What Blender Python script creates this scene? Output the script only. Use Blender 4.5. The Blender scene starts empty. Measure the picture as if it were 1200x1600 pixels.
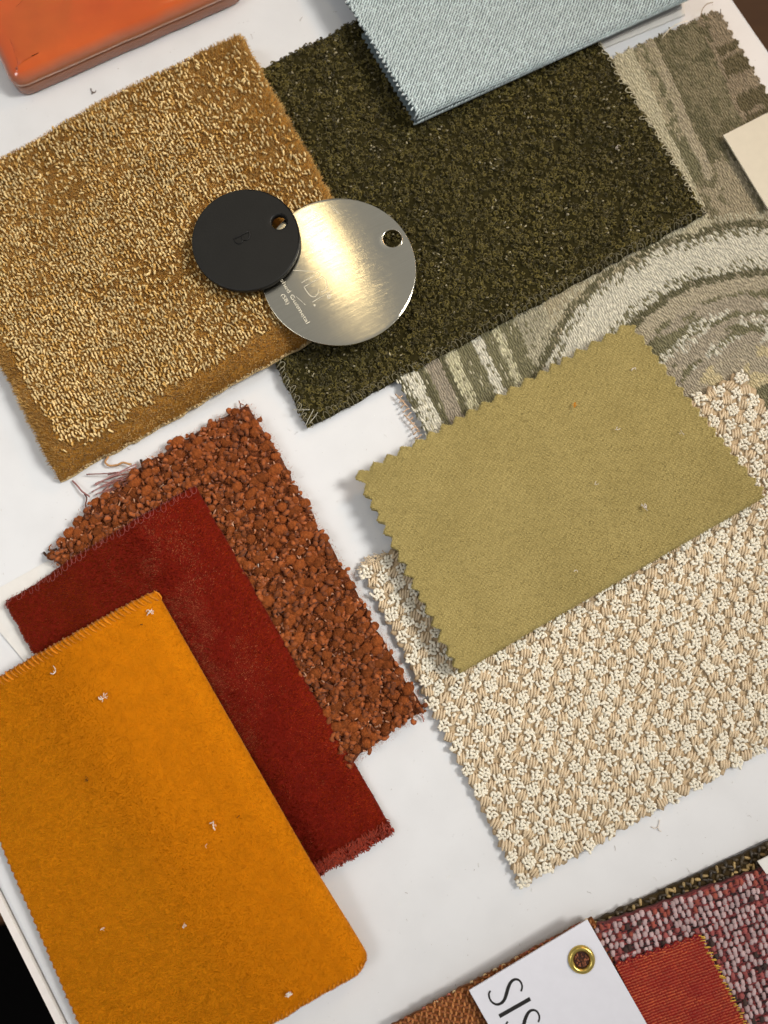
import bpy, math, random
import numpy as np

random.seed(7)
RNG = np.random.default_rng(11)
scene = bpy.context.scene
C = scene.collection
R = math.radians
MM = 0.001

# ------------------------------------------------------------------ camera
TILT, FPX, DIST = R(8.0), 1204.0, 0.301
cam_d = bpy.data.cameras.new('camera')
cam = bpy.data.objects.new('camera', cam_d)
C.objects.link(cam)
cam_d.sensor_fit = 'HORIZONTAL'
cam_d.sensor_width = 36.0
cam_d.lens = FPX / 1200 * 36.0
cam_d.clip_start, cam_d.clip_end = 0.01, 50
CAMPOS = np.array([0, -DIST * math.sin(TILT), DIST * math.cos(TILT)])
cam.location = CAMPOS
cam.rotation_euler = (TILT, 0, 0)
cam_d.dof.use_dof = True
cam_d.dof.focus_distance = 0.288
cam_d.dof.aperture_fstop = 9.0
scene.camera = cam

# ------------------------------------------------------------------ world and lamps (indoor, soft)
world = bpy.data.worlds.new('World')
scene.world = world
world.use_nodes = True
bg = world.node_tree.nodes['Background']
bg.inputs[0].default_value = (0.94, 0.96, 1.0, 1)
bg.inputs[1].default_value = 0.32

def area(name, loc, target, size, energy, color, spread=180, shape='DISK', size_y=None):
    l = bpy.data.lights.new(name, 'AREA')
    l.shape = shape
    l.size = size
    if size_y: l.size_y = size_y
    l.energy = energy
    l.color = color
    l.spread = R(spread)
    o = bpy.data.objects.new(name, l)
    C.objects.link(o)
    o.location = loc
    from mathutils import Vector
    o.rotation_euler = (Vector(target) - Vector(loc)).to_track_quat('-Z', 'Y').to_euler()
    return o

# broad window light from the right, a ceiling lamp beyond the table, an added warm fill tinting the far right corner
area('window_lamp', (1.0, 0.24, 1.20), (-0.09, 0.02, 0), 0.50, 0.86, (1.0, 0.98, 0.945), 29)
area('ceiling_lamp', (-0.17, 0.86, 1.35), (0, 0.05, 0), 0.08, 1.15, (1.0, 0.80, 0.46))
area('fill_lamp', (-0.9, -0.15, 1.2), (-0.07, 0.0, 0), 0.7, 0.28, (0.97, 0.985, 1.0), 30)  # unseen soft fill added from the left to balance the light
area('corner_fill', (0.40, 0.60, 0.50), (0.16, 0.2, 0), 0.10, 0.40, (1.0, 0.55, 0.20), 110)

vs = scene.view_settings
vs.view_transform = 'Standard'
vs.look = 'None'
vs.exposure = 0.0
vs.gamma = 1.0
vs.use_curve_mapping = False
scene.cycles.use_denoising = True
scene.cycles.max_bounces = 6
scene.cycles.diffuse_bounces = 3
scene.cycles.caustics_reflective = False
scene.cycles.caustics_refractive = False

# ------------------------------------------------------------------ helpers: picture point <-> table point
CT, ST = math.cos(TILT), math.sin(TILT)

def W(px, py, z=0.0):
    px, py = np.asarray(px, float), np.asarray(py, float)
    cx, cy = (px - 600) / FPX, -(py - 800) / FPX
    dx, dy, dz = cx, cy * CT + ST, cy * ST - CT
    t = (z - CAMPOS[2]) / dz
    return np.stack([CAMPOS[0] + dx * t, CAMPOS[1] + dy * t, np.broadcast_to(z, t.shape) + 0 * t], -1)

def pix(p):
    d = np.asarray(p) - CAMPOS
    y = d[..., 1] * CT + d[..., 2] * ST
    z = -d[..., 1] * ST + d[..., 2] * CT
    return np.stack([600 + FPX * d[..., 0] / -z, 800 - FPX * y / -z], -1)

def srgb(r, g, b):
    f = lambda c: (c / 255 / 12.92) if c / 255 < 0.04045 else ((c / 255 + 0.055) / 1.055) ** 2.4
    return np.array([f(r), f(g), f(b)])

def inpoly(pts, poly):
    x, y = pts[..., 0], pts[..., 1]
    ins = np.zeros(x.shape, bool)
    n = len(poly)
    for i in range(n):
        x1, y1 = poly[i]
        x2, y2 = poly[(i + 1) % n]
        c = ((y1 > y) != (y2 > y)) & (x < (x2 - x1) * (y - y1) / (y2 - y1 + 1e-12) + x1)
        ins ^= c
    return ins

def noise(x, y, seed=0, octaves=1):
    out, amp, tot = 0, 1, 0
    for o in range(octaves):
        g = np.random.default_rng(seed + 31 * o).random((64, 64))
        xf, yf = np.floor(x).astype(int), np.floor(y).astype(int)
        fx, fy = x - xf, y - yf
        fx, fy = fx * fx * (3 - 2 * fx), fy * fy * (3 - 2 * fy)
        a, b = g[xf % 64, yf % 64], g[(xf + 1) % 64, yf % 64]
        c, d = g[xf % 64, (yf + 1) % 64], g[(xf + 1) % 64, (yf + 1) % 64]
        out = out + amp * ((a * (1 - fx) + b * fx) * (1 - fy) + (c * (1 - fx) + d * fx) * fy)
        tot += amp
        amp *= 0.5
        x, y = x * 2.03 + 7.1, y * 2.03 + 3.7
    return out / tot

def smooth(a, b, x):
    t = np.clip((x - a) / (b - a), 0, 1)
    return t * t * (3 - 2 * t)

def nrm(v):
    return v / (np.linalg.norm(v, axis=-1, keepdims=True) + 1e-12)

# ------------------------------------------------------------------ helpers: objects
def link_mesh(name, me, parent=None, mat=None):
    o = bpy.data.objects.new(name, me)
    C.objects.link(o)
    if mat is not None and not me.materials: me.materials.append(mat)
    if parent is not None: o.parent = parent
    return o

def thing(name, label, cat, group=None):
    o = bpy.data.objects.new(name, None)
    o.empty_display_size = 0.01
    C.objects.link(o)
    return tag(o, label, cat, group)

def tag(o, label, cat, group=None):
    o['label'] = label
    o['category'] = cat
    if group: o['group'] = group
    return o

def stuff(o):
    o['kind'] = 'stuff'
    return o

def mesh_np(name, V, F, col=None, uv=None, smooth_=True):
    """V (n,3); F (m,k) int array or list of such arrays; col per-vertex rgb; uv per-vertex."""
    if not isinstance(F, list): F = [F]
    F = [f for f in F if len(f)]
    me = bpy.data.meshes.new(name)
    nl = sum(f.size for f in F)
    npoly = sum(len(f) for f in F)
    me.vertices.add(len(V))
    me.vertices.foreach_set('co', np.asarray(V, np.float32).ravel())
    me.loops.add(nl)
    li = np.concatenate([f.ravel() for f in F]).astype(np.int32)
    me.loops.foreach_set('vertex_index', li)
    me.polygons.add(npoly)
    tot = np.concatenate([np.full(len(f), f.shape[1]) for f in F])
    st = np.concatenate([[0], np.cumsum(tot)[:-1]]).astype(np.int32)
    me.polygons.foreach_set('loop_start', st)
    me.polygons.foreach_set('use_smooth', np.full(npoly, smooth_))
    me.update(calc_edges=True)
    if col is not None:
        a = me.color_attributes.new('Col', 'FLOAT_COLOR', 'POINT')
        c = np.ones((len(V), 4), np.float32)
        c[:, :3] = col
        a.data.foreach_set('color', c.ravel())
    if uv is not None:
        l = me.uv_layers.new(name='UVMap')
        l.data.foreach_set('uv', np.asarray(uv, np.float32)[li].ravel())
    me.validate()
    return me

class MB:
    """collects tubes, boxes and scattered copies into one mesh"""
    def __init__(s): s.V, s.F, s.c, s.n = [], [], [], 0
    def add(s, V, F, col=(1, 1, 1)):
        V = np.asarray(V, float)
        for f in (F if isinstance(F, list) else [F]): s.F.append(np.asarray(f) + s.n)
        s.V.append(V)
        s.c.append(np.broadcast_to(col, V.shape).copy())
        s.n += len(V)
    def tube(s, pts, r, sides=5, col=(1, 1, 1)):
        V, F = tube(pts, r, sides)
        s.add(V, F, col)
    def scatter(s, bv, bf, M, P, col):
        """bv (k,3) base verts, M (n,3,3) columns = axes, P (n,3), col (n,3)"""
        n, k = len(P), len(bv)
        if n == 0: return
        V = np.einsum('nij,kj->nki', M, bv) + P[:, None]
        off = (np.arange(n) * k)[:, None, None]
        fs = [(f[None] + off).reshape(-1, f.shape[1]) for f in (bf if isinstance(bf, list) else [bf])]
        s.add(V.reshape(-1, 3), fs, np.repeat(np.broadcast_to(col, (n, 3)), k, 0))
    def mesh(s, name, smooth_=True):
        k = {}
        for f in s.F: k.setdefault(f.shape[1], []).append(f)
        return mesh_np(name, np.concatenate(s.V), [np.concatenate(v) for v in k.values()], np.concatenate(s.c), None, smooth_)
    def build(s, name, mat, parent=None, smooth_=True):
        return link_mesh(name, s.mesh(name, smooth_), parent, mat)

def tube(pts, r, sides=5):
    pts = np.asarray(pts, float)
    n = len(pts)
    r = np.broadcast_to(r, n)
    t = nrm(np.gradient(pts, axis=0))
    ref = np.array([0.3, 0.2, 0.93])
    a = nrm(np.cross(t, ref))
    b = np.cross(t, a)
    an = np.arange(sides) / sides * 2 * math.pi
    V = pts[:, None] + r[:, None, None] * (np.cos(an)[None, :, None] * a[:, None] + np.sin(an)[None, :, None] * b[:, None])
    i, j = np.meshgrid(np.arange(n - 1), np.arange(sides), indexing='ij')
    j2 = (j + 1) % sides
    F = np.stack([i * sides + j, i * sides + j2, (i + 1) * sides + j2, (i + 1) * sides + j], -1).reshape(-1, 4)
    caps = np.array([np.arange(sides)[::-1], (n - 1) * sides + np.arange(sides)])
    return V.reshape(-1, 3), [F, caps]

def ellipsoid(rings=4, sides=6, groove=0.0, k=2):
    """unit spindle along x, closed; grooves twist round it"""
    V, F = [[-1, 0, 0]], []
    for i in range(1, rings + 1):
        th = math.pi * i / (rings + 1)
        for j in range(sides):
            a = 2 * math.pi * j / sides
            q = math.sin(th) ** 0.75 * (1 + groove * math.sin(k * a + 3.2 * th))
            V.append([-math.cos(th), q * math.cos(a), q * math.sin(a)])
    V.append([1, 0, 0])
    T = []
    for j in range(sides):
        T.append([0, 1 + (j + 1) % sides, 1 + j])
        T.append([len(V) - 1, 1 + (rings - 1) * sides + j, 1 + (rings - 1) * sides + (j + 1) % sides])
    Q = [[1 + i * sides + j, 1 + i * sides + (j + 1) % sides, 1 + (i + 1) * sides + (j + 1) % sides, 1 + (i + 1) * sides + j]
         for i in range(rings - 1) for j in range(sides)]
    return np.array(V, float), [np.array(T), np.array(Q)] if Q else [np.array(T)]

class Surf:
    """a grid of points that can be sampled at (u, v) in 0..1"""
    def __init__(s, pts):
        s.p = pts
        s.nu, s.nv = pts.shape[0] - 1, pts.shape[1] - 1
        s.tu = nrm(np.gradient(pts, axis=0))
        s.tv = nrm(np.gradient(pts, axis=1))
        s.n = nrm(np.cross(s.tu, s.tv))
        if s.n[..., 2].mean() < 0: s.n = -s.n
        s.Lu = np.linalg.norm(np.diff(pts, axis=0), axis=-1).sum(0).mean()
        s.Lv = np.linalg.norm(np.diff(pts, axis=1), axis=-1).sum(1).mean()
    def at(s, u, v):
        a, b = np.clip(u, 0, 0.99999) * s.nu, np.clip(v, 0, 0.99999) * s.nv
        i, j = a.astype(int), b.astype(int)
        fa, fb = (a - i)[:, None], (b - j)[:, None]
        g = lambda A: A[i, j] * (1 - fa) * (1 - fb) + A[i + 1, j] * fa * (1 - fb) + A[i, j + 1] * (1 - fa) * fb + A[i + 1, j + 1] * fa * fb
        n = nrm(g(s.n))
        tu = g(s.tu)
        tu = nrm(tu - (tu * n).sum(-1, keepdims=True) * n)
        return g(s.p), tu, np.cross(n, tu), n
    def solid(s, name, mat, parent, thick=None, bottom=None, col=None):
        nu, nv = s.nu + 1, s.nv + 1
        bot = s.p - s.n * thick if bottom is None else bottom
        V = np.concatenate([s.p.reshape(-1, 3), bot.reshape(-1, 3)])
        i, j = np.meshgrid(np.arange(nu - 1), np.arange(nv - 1), indexing='ij')
        q = np.stack([i * nv + j, (i + 1) * nv + j, (i + 1) * nv + j + 1, i * nv + j + 1], -1).reshape(-1, 4)
        if np.cross(s.tu, s.tv)[..., 2].mean() < 0: q = q[:, ::-1]
        N = nu * nv
        F = [q, q[:, ::-1] + N]
        per = [k * nv for k in range(nu)] + [(nu - 1) * nv + k for k in range(1, nv)] + [k * nv + nv - 1 for k in range(nu - 2, -1, -1)] + [k for k in range(nv - 2, 0, -1)]
        per = np.array(per)
        nx = np.roll(per, -1)
        sd = np.stack([per, per + N, nx + N, nx], -1)
        if np.cross(s.tu, s.tv)[..., 2].mean() < 0: sd = sd[:, ::-1]
        F.append(sd)
        uu, vv = np.meshgrid(np.linspace(0, s.Lu, nu), np.linspace(0, s.Lv, nv), indexing='ij')
        uv = np.stack([uu, vv], -1).reshape(-1, 2)
        c = None if col is None else np.concatenate([col.reshape(-1, 3)] * 2)
        me = mesh_np(name, V, [np.concatenate(F)], c, np.concatenate([uv, uv]))
        return link_mesh(name, me, parent, mat)

def grid(nu, nv):
    return np.meshgrid(np.linspace(0, 1, nu + 1), np.linspace(0, 1, nv + 1), indexing='ij')

def tri(x):
    return 1 - 2 * np.abs((x % 1) - 0.5)

def patch_xy(corners, u, v, zref, edges=None, fall=0.035):
    """four picture corners (A u0v0, B u1v0, C u1v1, D u0v1) -> table xy; edges: dict of outward offsets in metres"""
    A, B, Cc, D = [np.array(c, float) for c in corners]
    U, V = u[..., None], v[..., None]
    P = (1 - U) * (1 - V) * A + U * (1 - V) * B + U * V * Cc + (1 - U) * V * D
    w = W(P[..., 0], P[..., 1], zref)[..., :2]
    if edges:
        cw = [W(*c, zref)[:2] for c in (A, B, Cc, D)]
        eu, ev = nrm(cw[1] - cw[0]), nrm(cw[3] - cw[0])
        for k, f in edges.items():
            if k == 'u0': w = w - eu * (f(v) * np.clip(1 - u / fall, 0, 1))[..., None]
            if k == 'u1': w = w + eu * (f(v) * np.clip(1 - (1 - u) / fall, 0, 1))[..., None]
            if k == 'v0': w = w - ev * (f(u) * np.clip(1 - v / fall, 0, 1))[..., None]
            if k == 'v1': w = w + ev * (f(u) * np.clip(1 - (1 - v) / fall, 0, 1))[..., None]
    return w

def zig(n, a):
    return lambda t: a * (tri(t * n) - 0.5)

def rough_edge(seed, a, f=40):
    return lambda t: a * (noise(t * f, t * 0 + seed, seed, 2) - 0.5) * 2

def drop(d, r):
    """how far a rounded edge of radius r falls at distance d from the edge"""
    x = np.clip(r - d, 0, r)
    return r - np.sqrt(np.maximum(r * r - x * x, 0))

def frames(s, u, v, ang, L, Wd, H, tilt=0.0, lift=0.0):
    """placement matrices for stitches: along = angle ang from the u axis; tilt lifts the end"""
    p, tu, tv, n = s.at(u, v)
    ang = np.broadcast_to(ang, u.shape)[:, None]
    a = np.cos(ang) * tu + np.sin(ang) * tv
    tl = np.broadcast_to(tilt, u.shape)[:, None]
    a2 = np.cos(tl) * a + np.sin(tl) * n
    n2 = -np.sin(tl) * a + np.cos(tl) * n
    b = np.cross(n2, a2)
    bc = lambda x: np.broadcast_to(x, u.shape)[:, None]
    M = np.stack([a2 * bc(L), b * bc(Wd), n2 * bc(H)], -1)
    return M, p + n * bc(lift), p

def in_frame(p, m=40):
    q = pix(p)
    return (q[:, 0] > -m) & (q[:, 0] < 1200 + m) & (q[:, 1] > -m) & (q[:, 1] < 1600 + m)

def pile(s, n, length, width, lean, spread, colf, name, mat, parent, cover=(), ulim=(0, 1), vlim=(0, 1), edge_splay=0.0, seed=1, soft=0.0):
    """short upright fibres: one thin blade each, joined"""
    g = np.random.default_rng(seed)
    u = g.uniform(*ulim, n)
    v = g.uniform(*vlim, n)
    p, tu, tv, nn = s.at(u, v)
    keep = in_frame(p)
    q = pix(p)
    for poly in cover: keep &= ~inpoly(q, poly)
    u, v, p, tu, tv, nn = [a[keep] for a in (u, v, p, tu, tv, nn)]
    m = len(u)
    lu_, lv_ = lean(u, v) if callable(lean) else (np.full(m, lean[0]), np.full(m, lean[1]))
    d = nn + lu_[:, None] * tu + lv_[:, None] * tv + spread * g.normal(size=(m, 3)) * np.array([1, 1, 0.4])
    if edge_splay:
        d = d + edge_splay * (tu * (smooth(0.985, 1, u) - smooth(0.015, 0, u))[:, None] + tv * (smooth(0.985, 1, v) - smooth(0.015, 0, v))[:, None])
    d = nrm(d)
    side = nrm(np.cross(d, g.normal(size=(m, 3))))
    L = (length * g.uniform(0.6, 1.25, m))[:, None]
    w = width * 0.5
    V = np.stack([p - side * w, p + side * w, p + d * L + side * w * 0.3, p + d * L - side * w * 0.3], 1).reshape(-1, 3)
    F = np.arange(m * 4).reshape(-1, 4)
    col = colf(u, v, p, g)
    me = mesh_np(name, V, F, np.repeat(col, 4, 0))
    if soft:
        sn = nrm(nn + soft * (lu_[:, None] * tu + lv_[:, None] * tv) + 0.24 * g.normal(size=(m, 3)))
        me.normals_split_custom_set_from_vertices(np.repeat(sn, 4, 0).astype(np.float32))
    return stuff(link_mesh(name, me, parent, mat))

# ------------------------------------------------------------------ materials
def mat_base(name):
    m = bpy.data.materials.new(name)
    m.use_nodes = True
    return m, m.node_tree, m.node_tree.nodes['Principled BSDF']

def fabric(name, color=None, rough=0.9, sheen=0.0, spec=0.2, var=0.15, vscale=300, bump=0.0, bscale=1500, metallic=0.0, trans=0.0, sheen_tint=None, stretch=None):
    m, nt, b = mat_base(name)
    N, Lk = nt.nodes, nt.links
    tc = N.new('ShaderNodeTexCoord')
    src = tc.outputs['Object']
    if stretch is not None:
        mp = N.new('ShaderNodeMapping')
        mp.inputs['Scale'].default_value = stretch
        Lk.new(src, mp.inputs['Vector'])
        src = mp.outputs[0]
    nz = N.new('ShaderNodeTexNoise')
    nz.inputs['Scale'].default_value = vscale
    nz.inputs['Detail'].default_value = 4
    Lk.new(src, nz.inputs['Vector'])
    mr = N.new('ShaderNodeMapRange')
    mr.inputs['From Min'].default_value, mr.inputs['From Max'].default_value = 0.3, 0.7
    mr.inputs['To Min'].default_value, mr.inputs['To Max'].default_value = 1 - var, 1 + var
    Lk.new(nz.outputs['Fac'], mr.inputs['Value'])
    mix = N.new('ShaderNodeVectorMath')
    mix.operation = 'SCALE'
    if color is None:
        at = N.new('ShaderNodeAttribute')
        at.attribute_name = 'Col'
        Lk.new(at.outputs['Color'], mix.inputs[0])
    else:
        mix.inputs[0].default_value = tuple(color)
    Lk.new(mr.outputs[0], mix.inputs['Scale'])
    Lk.new(mix.outputs[0], b.inputs['Base Color'])
    b.inputs['Roughness'].default_value = rough
    b.inputs['Specular IOR Level'].default_value = spec
    b.inputs['Metallic'].default_value = metallic
    b.inputs['Sheen Weight'].default_value = sheen
    b.inputs['Sheen Roughness'].default_value = 0.4
    if sheen_tint is not None: b.inputs['Sheen Tint'].default_value = (*sheen_tint, 1)
    if bump:
        n2 = N.new('ShaderNodeTexNoise')
        n2.inputs['Scale'].default_value = bscale
        n2.inputs['Detail'].default_value = 3
        Lk.new(src, n2.inputs['Vector'])
        bp = N.new('ShaderNodeBump')
        bp.inputs['Strength'].default_value = bump
        bp.inputs['Distance'].default_value = 0.0004
        Lk.new(n2.outputs['Fac'], bp.inputs['Height'])
        Lk.new(bp.outputs[0], b.inputs['Normal'])
    return m

M_thread = fabric('thread', None, 0.75, 0.15, 0.25, 0.12, 900, 0.3, 4000)
M_silk = fabric('silky_thread', None, 0.46, 0.0, 0.5, 0.10, 900, 0.2, 5000)
M_fibre = fabric('pile_fibre', None, 0.7, 0.25, 0.25, 0.06, 400)

# ================================================================== THE TABLE AND FLOOR
def prism(pts, z0, z1, bevel=0.0):
    """closed solid from an outline (n,2), top edge optionally chamfered/rounded"""
    pts = np.asarray(pts, float)
    n = len(pts)
    area2 = (pts[:, 0] * np.roll(pts[:, 1], -1) - np.roll(pts[:, 0], -1) * pts[:, 1]).sum()
    if area2 < 0: pts = pts[::-1]
    tan = nrm(np.roll(pts, -1, 0) - np.roll(pts, 1, 0))
    inn = np.stack([-tan[:, 1], tan[:, 0]], -1)
    rings = [(0, z0)]
    if bevel:
        for k in range(5):
            a = k / 4 * math.pi / 2
            rings.append((bevel * (1 - math.cos(a)), z1 - bevel + bevel * math.sin(a)))
    else: rings.append((0, z1))
    V = np.concatenate([np.concatenate([pts + inn * d, np.full((n, 1), z)], 1) for d, z in rings])
    F = []
    for k in range(len(rings) - 1):
        i = np.arange(n)
        j = (i + 1) % n
        F.append(np.stack([k * n + i, k * n + j, (k + 1) * n + j, (k + 1) * n + i], -1))
    caps_b = np.arange(n)[::-1][None]
    caps_t = ((len(rings) - 1) * n + np.arange(n))[None]
    return V, [np.concatenate(F), caps_b, caps_t]

def prism_obj(name, pts, z0, z1, mat, parent=None, bevel=0.0, smooth_=False):
    V, F = prism(pts, z0, z1, bevel)
    quads, cb, ct = F
    me = mesh_np(name, V, [quads, np.concatenate([cb, ct])], None, V[:, :2], smooth_)
    return link_mesh(name, me, parent, mat)

m, nt, b = mat_base('white_laminate')
nz = nt.nodes.new('ShaderNodeTexNoise')
nz.inputs['Scale'].default_value = 60
nz.inputs['Detail'].default_value = 6
tc = nt.nodes.new('ShaderNodeTexCoord')
nt.links.new(tc.outputs['Object'], nz.inputs['Vector'])
cr = nt.nodes.new('ShaderNodeValToRGB')
cr.color_ramp.elements[0].position, cr.color_ramp.elements[1].position = 0.25, 0.6
cr.color_ramp.elements[0].color = (0.69, 0.685, 0.675, 1)
cr.color_ramp.elements[1].color = (0.73, 0.725, 0.715, 1)
nt.links.new(nz.outputs['Fac'], cr.inputs[0])
n2 = nt.nodes.new('ShaderNodeTexNoise')
n2.inputs['Scale'].default_value = 420
n2.inputs['Detail'].default_value = 3
nt.links.new(tc.outputs['Object'], n2.inputs['Vector'])
m2 = nt.nodes.new('ShaderNodeMapRange')
m2.inputs['From Min'].default_value, m2.inputs['From Max'].default_value = 0.68, 0.76
m2.inputs['To Min'].default_value, m2.inputs['To Max'].default_value = 1.0, 0.90
nt.links.new(n2.outputs['Fac'], m2.inputs['Value'])
sc2 = nt.nodes.new('ShaderNodeVectorMath')
sc2.operation = 'SCALE'
nt.links.new(cr.outputs[0], sc2.inputs[0])
nt.links.new(m2.outputs[0], sc2.inputs['Scale'])
nt.links.new(sc2.outputs[0], b.inputs['Base Color'])
b.inputs['Roughness'].default_value = 0.42
b.inputs['Specular IOR Level'].default_value = 0.35
M_table = m

table = thing('table', 'white laminate table top with a narrow edge band under all the swatches', 'table')
# picture lines of the two visible table edges
eL0, eL1 = W(0, 1397)[:2], W(101, 1600)[:2]
dirL = nrm(eL1 - eL0)
outL = np.array([dirL[1], -dirL[0]])
if outL[0] > 0: outL = -outL
eR0, eR1 = W(1149, 0)[:2], W(1200, 74)[:2]
dirR = nrm(eR1 - eR0)
top_pts = [eL0 - dirL * 0.5, eL0 + dirL * 0.5, eR1 + dirR * 0.62, eR1 - dirR * 0.38]
V, F = prism(top_pts, -0.024, 0.0, 0.0025)
me = mesh_np('table_top', V, [F[0], np.concatenate(F[1:])], None, V[:, :2], False)
link_mesh('table_top', me, table, M_table)
band = [eL0 - dirL * 0.5 + outL * 0.0004, eL0 + dirL * 0.5 + outL * 0.0004, eL0 + dirL * 0.5 + outL * 0.0030, eL0 - dirL * 0.5 + outL * 0.0030]
prism_obj('edge_band', band, -0.024, -0.0003, fabric('edge_band', srgb(232, 224, 216), 0.5, 0, 0.4, 0.03), table)

m, nt, b = mat_base('oak_floor')
tc = nt.nodes.new('ShaderNodeTexCoord')
mp = nt.nodes.new('ShaderNodeMapping')
mp.inputs['Rotation'].default_value = (0, 0, R(62))
mp.inputs['Scale'].default_value = (3, 40, 1)
nz = nt.nodes.new('ShaderNodeTexNoise')
nz.inputs['Scale'].default_value = 4
nz.inputs['Detail'].default_value = 8
cr = nt.nodes.new('ShaderNodeValToRGB')
cr.color_ramp.elements[0].color = (*srgb(88, 52, 22), 1)
cr.color_ramp.elements[1].color = (*srgb(150, 100, 52), 1)
nt.links.new(tc.outputs['Object'], mp.inputs[0])
nt.links.new(mp.outputs[0], nz.inputs['Vector'])
nt.links.new(nz.outputs['Fac'], cr.inputs[0])
nt.links.new(cr.outputs[0], b.inputs['Base Color'])
b.inputs['Roughness'].default_value = 0.5
fl = prism_obj('floor', [(-3, -3), (3, -3), (3, 3), (-3, 3)], -0.76, -0.74, m)
fl['kind'] = 'structure'
rug = prism_obj('rug', [W(-900, 1700, -0.73)[:2], W(14, 1442, -0.73)[:2], W(700, 2600, -0.73)[:2], W(-900, 3000, -0.73)[:2]], -0.7395, -0.73, fabric('black_rug', srgb(14, 12, 11), 0.95, 0, 0.05, 0.3, 200), None, 0.003)
tag(rug, 'black rug on the floor past the lower left table edge', 'rug')

# ================================================================== swatch outlines in the picture (A, B, C, D)
GOLD = [(-141, 309), (377, 53), (604, 462), (80, 744)]
GREEN = [(240, 191), (831, -118), (1106, 330), (479, 668)]
GREY = [(486, -88), (905, -290), (1095, -18), (652, 184)]
PATT = [(467, 308), (1122, 16), (1490, 640), (800, 930)]
BEIGE = [(563, 888), (1157, 583), (1462, 1021), (815, 1384)]
OLIVE = [(558, 742), (985, 505), (1198, 776), (718, 1053)]
RUST = [(78, 866), (388, 630), (660, 1108), (352, 1340)]
RED = [(-4, 940), (303, 757), (615, 1308), (307, 1489)]
MUST = [(-109, 1111), (241, 922), (582, 1520), (170, 1761)]

# ================================================================== PATTERNED FABRIC (bottom layer)
def patt_color(q, g):
    """woven design: a cream arch, dark outlines, taupe grounds, streaky columns"""
    x, y = q[:, 0], q[:, 1]
    n = len(x)
    cream, taupe, light = srgb(220, 209, 190), srgb(166, 151, 126), srgb(192, 179, 152)
    green, dark, yell = srgb(128, 119, 88), srgb(106, 98, 70), srgb(206, 194, 160)
    dx = (x - 1212) / np.where(x < 1212, 1.3, 2.2)
    r = np.sqrt(dx ** 2 + (y - 640) ** 2) + 7 * (noise(x / 45, y / 45, 3) - 0.5) + 3 * (noise(x / 9, y / 9, 8) - 0.5)
    c = x - 0.45 * (y - 600)          # column coordinate, across the streaks
    s = y + 0.45 * x                  # along the streaks
    rnd = g.random(n)
    out = np.tile(taupe, (n, 1))
    def put(mask, colr, prob=1.0):
        k = mask & (rnd < prob)
        out[k] = colr
    # outside: upper right ground, stretched patches
    up = (r > 288)
    fine = noise(c / 7, s / 11, 5, 2)
    broad = noise(c / 30, s / 80, 6, 2)
    mot = 0.55 * fine + 0.45 * broad
    soft = srgb(142, 128, 98)
    put(up, srgb(178, 162, 132))
    wob = 6 * (noise(s / 45, c * 0, 2) - 0.5)
    cw_ = c + wob
    put(up & (cw_ > 1100) & (cw_ < 1224), srgb(204, 190, 160))
    put(up & (cw_ > 1224) & (cw_ < 1246) & (mot > 0.42), green)
    put(up & (cw_ > 1246) & (cw_ < 1264) & (fine > 0.3), srgb(182, 165, 138))
    put(up & (cw_ > 1264) & (cw_ < 1345), soft)
    put(up & (cw_ > 1264) & (cw_ < 1345) & (mot > 0.46), srgb(116, 106, 76))
    put(up & (cw_ > 1345), srgb(158, 138, 112))
    put(up & (cw_ > 1300) & (broad > 0.56) & (fine > 0.36), srgb(118, 106, 76))
    put(up & (cw_ > 1352) & (noise(c / 55, s / 13, 12) + 0.25 * (fine - 0.5) > 0.55), srgb(110, 96, 66))
    low = up & (y + 0.5 * (x - 1100) + 90 * (noise(c / 16, s / 40, 45, 2) - 0.5) > 262) & (cw_ > 1224)
    put(low, srgb(172, 155, 127))
    put(low & (0.6 * noise(c / 22, s / 60, 44, 2) + 0.4 * fine > 0.53), srgb(134, 122, 92))
    # left columns
    lf = up & (c < 905)
    put(lf, green)
    put(lf & (noise(c / 5, s / 16, 21) > 0.62), light)
    def column(a, b, colr, p=1.0):
        wob = 5 * (noise(s / 40, s * 0 + a, 4) - 0.5)
        put(lf & (c + wob > a) & (c + wob < b), colr, p)
    column(560, 640, dark)
    column(600, 636, cream, 0.35)
    column(636, 664, cream, 0.88)
    column(664, 676, dark, 0.9)
    column(677, 702, srgb(166, 150, 130))
    column(702, 712, dark)
    column(714, 736, yell, 0.85)
    column(736, 768, green, 0.85)
    column(768, 786, cream, 0.9)
    column(786, 806, green, 0.8)
    column(806, 822, yell, 0.7)
    column(822, 850, green, 0.9)
    column(850, 905, srgb(176, 164, 138), 0.9)
    # the arch
    put((r > 284) & (r < 297) & (c > 840), dark, 0.75)
    put((r > 297) & (r < 310) & (c > 840), light, 0.6)
    put((r > 222) & (r < 284), cream)
    put((r > 272) & (r < 284), green, 0.35)
    put((r > 222) & (r < 236), green, 0.35)
    put((r > 211) & (r < 222), dark, 0.9)
    put((r > 190) & (r <= 211), srgb(186, 170, 144))
    inner = r <= 190
    put(inner, srgb(176, 160, 138))
    band = noise(r / 16, np.arctan2(y - 640, dx) * 2.2, 17, 2)
    put(inner & (r > 120) & (band > 0.47), green)
    put(inner & (r > 95) & (r < 172) & (noise(r / 11, np.arctan2(y - 640, dx) * 5, 19) > 0.55), cream, 0.55)
    put(inner & (r < 105), srgb(182, 166, 142))
    put(inner & (r < 105) & (noise(x / 22, y / 22, 33) > 0.62), srgb(206, 186, 146))
    put(inner & (r < 40), srgb(128, 118, 88))
    return out * np.array([0.95, 1.0, 0.98]) * g.uniform(0.86, 1.12, (n, 1)), r, c

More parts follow.
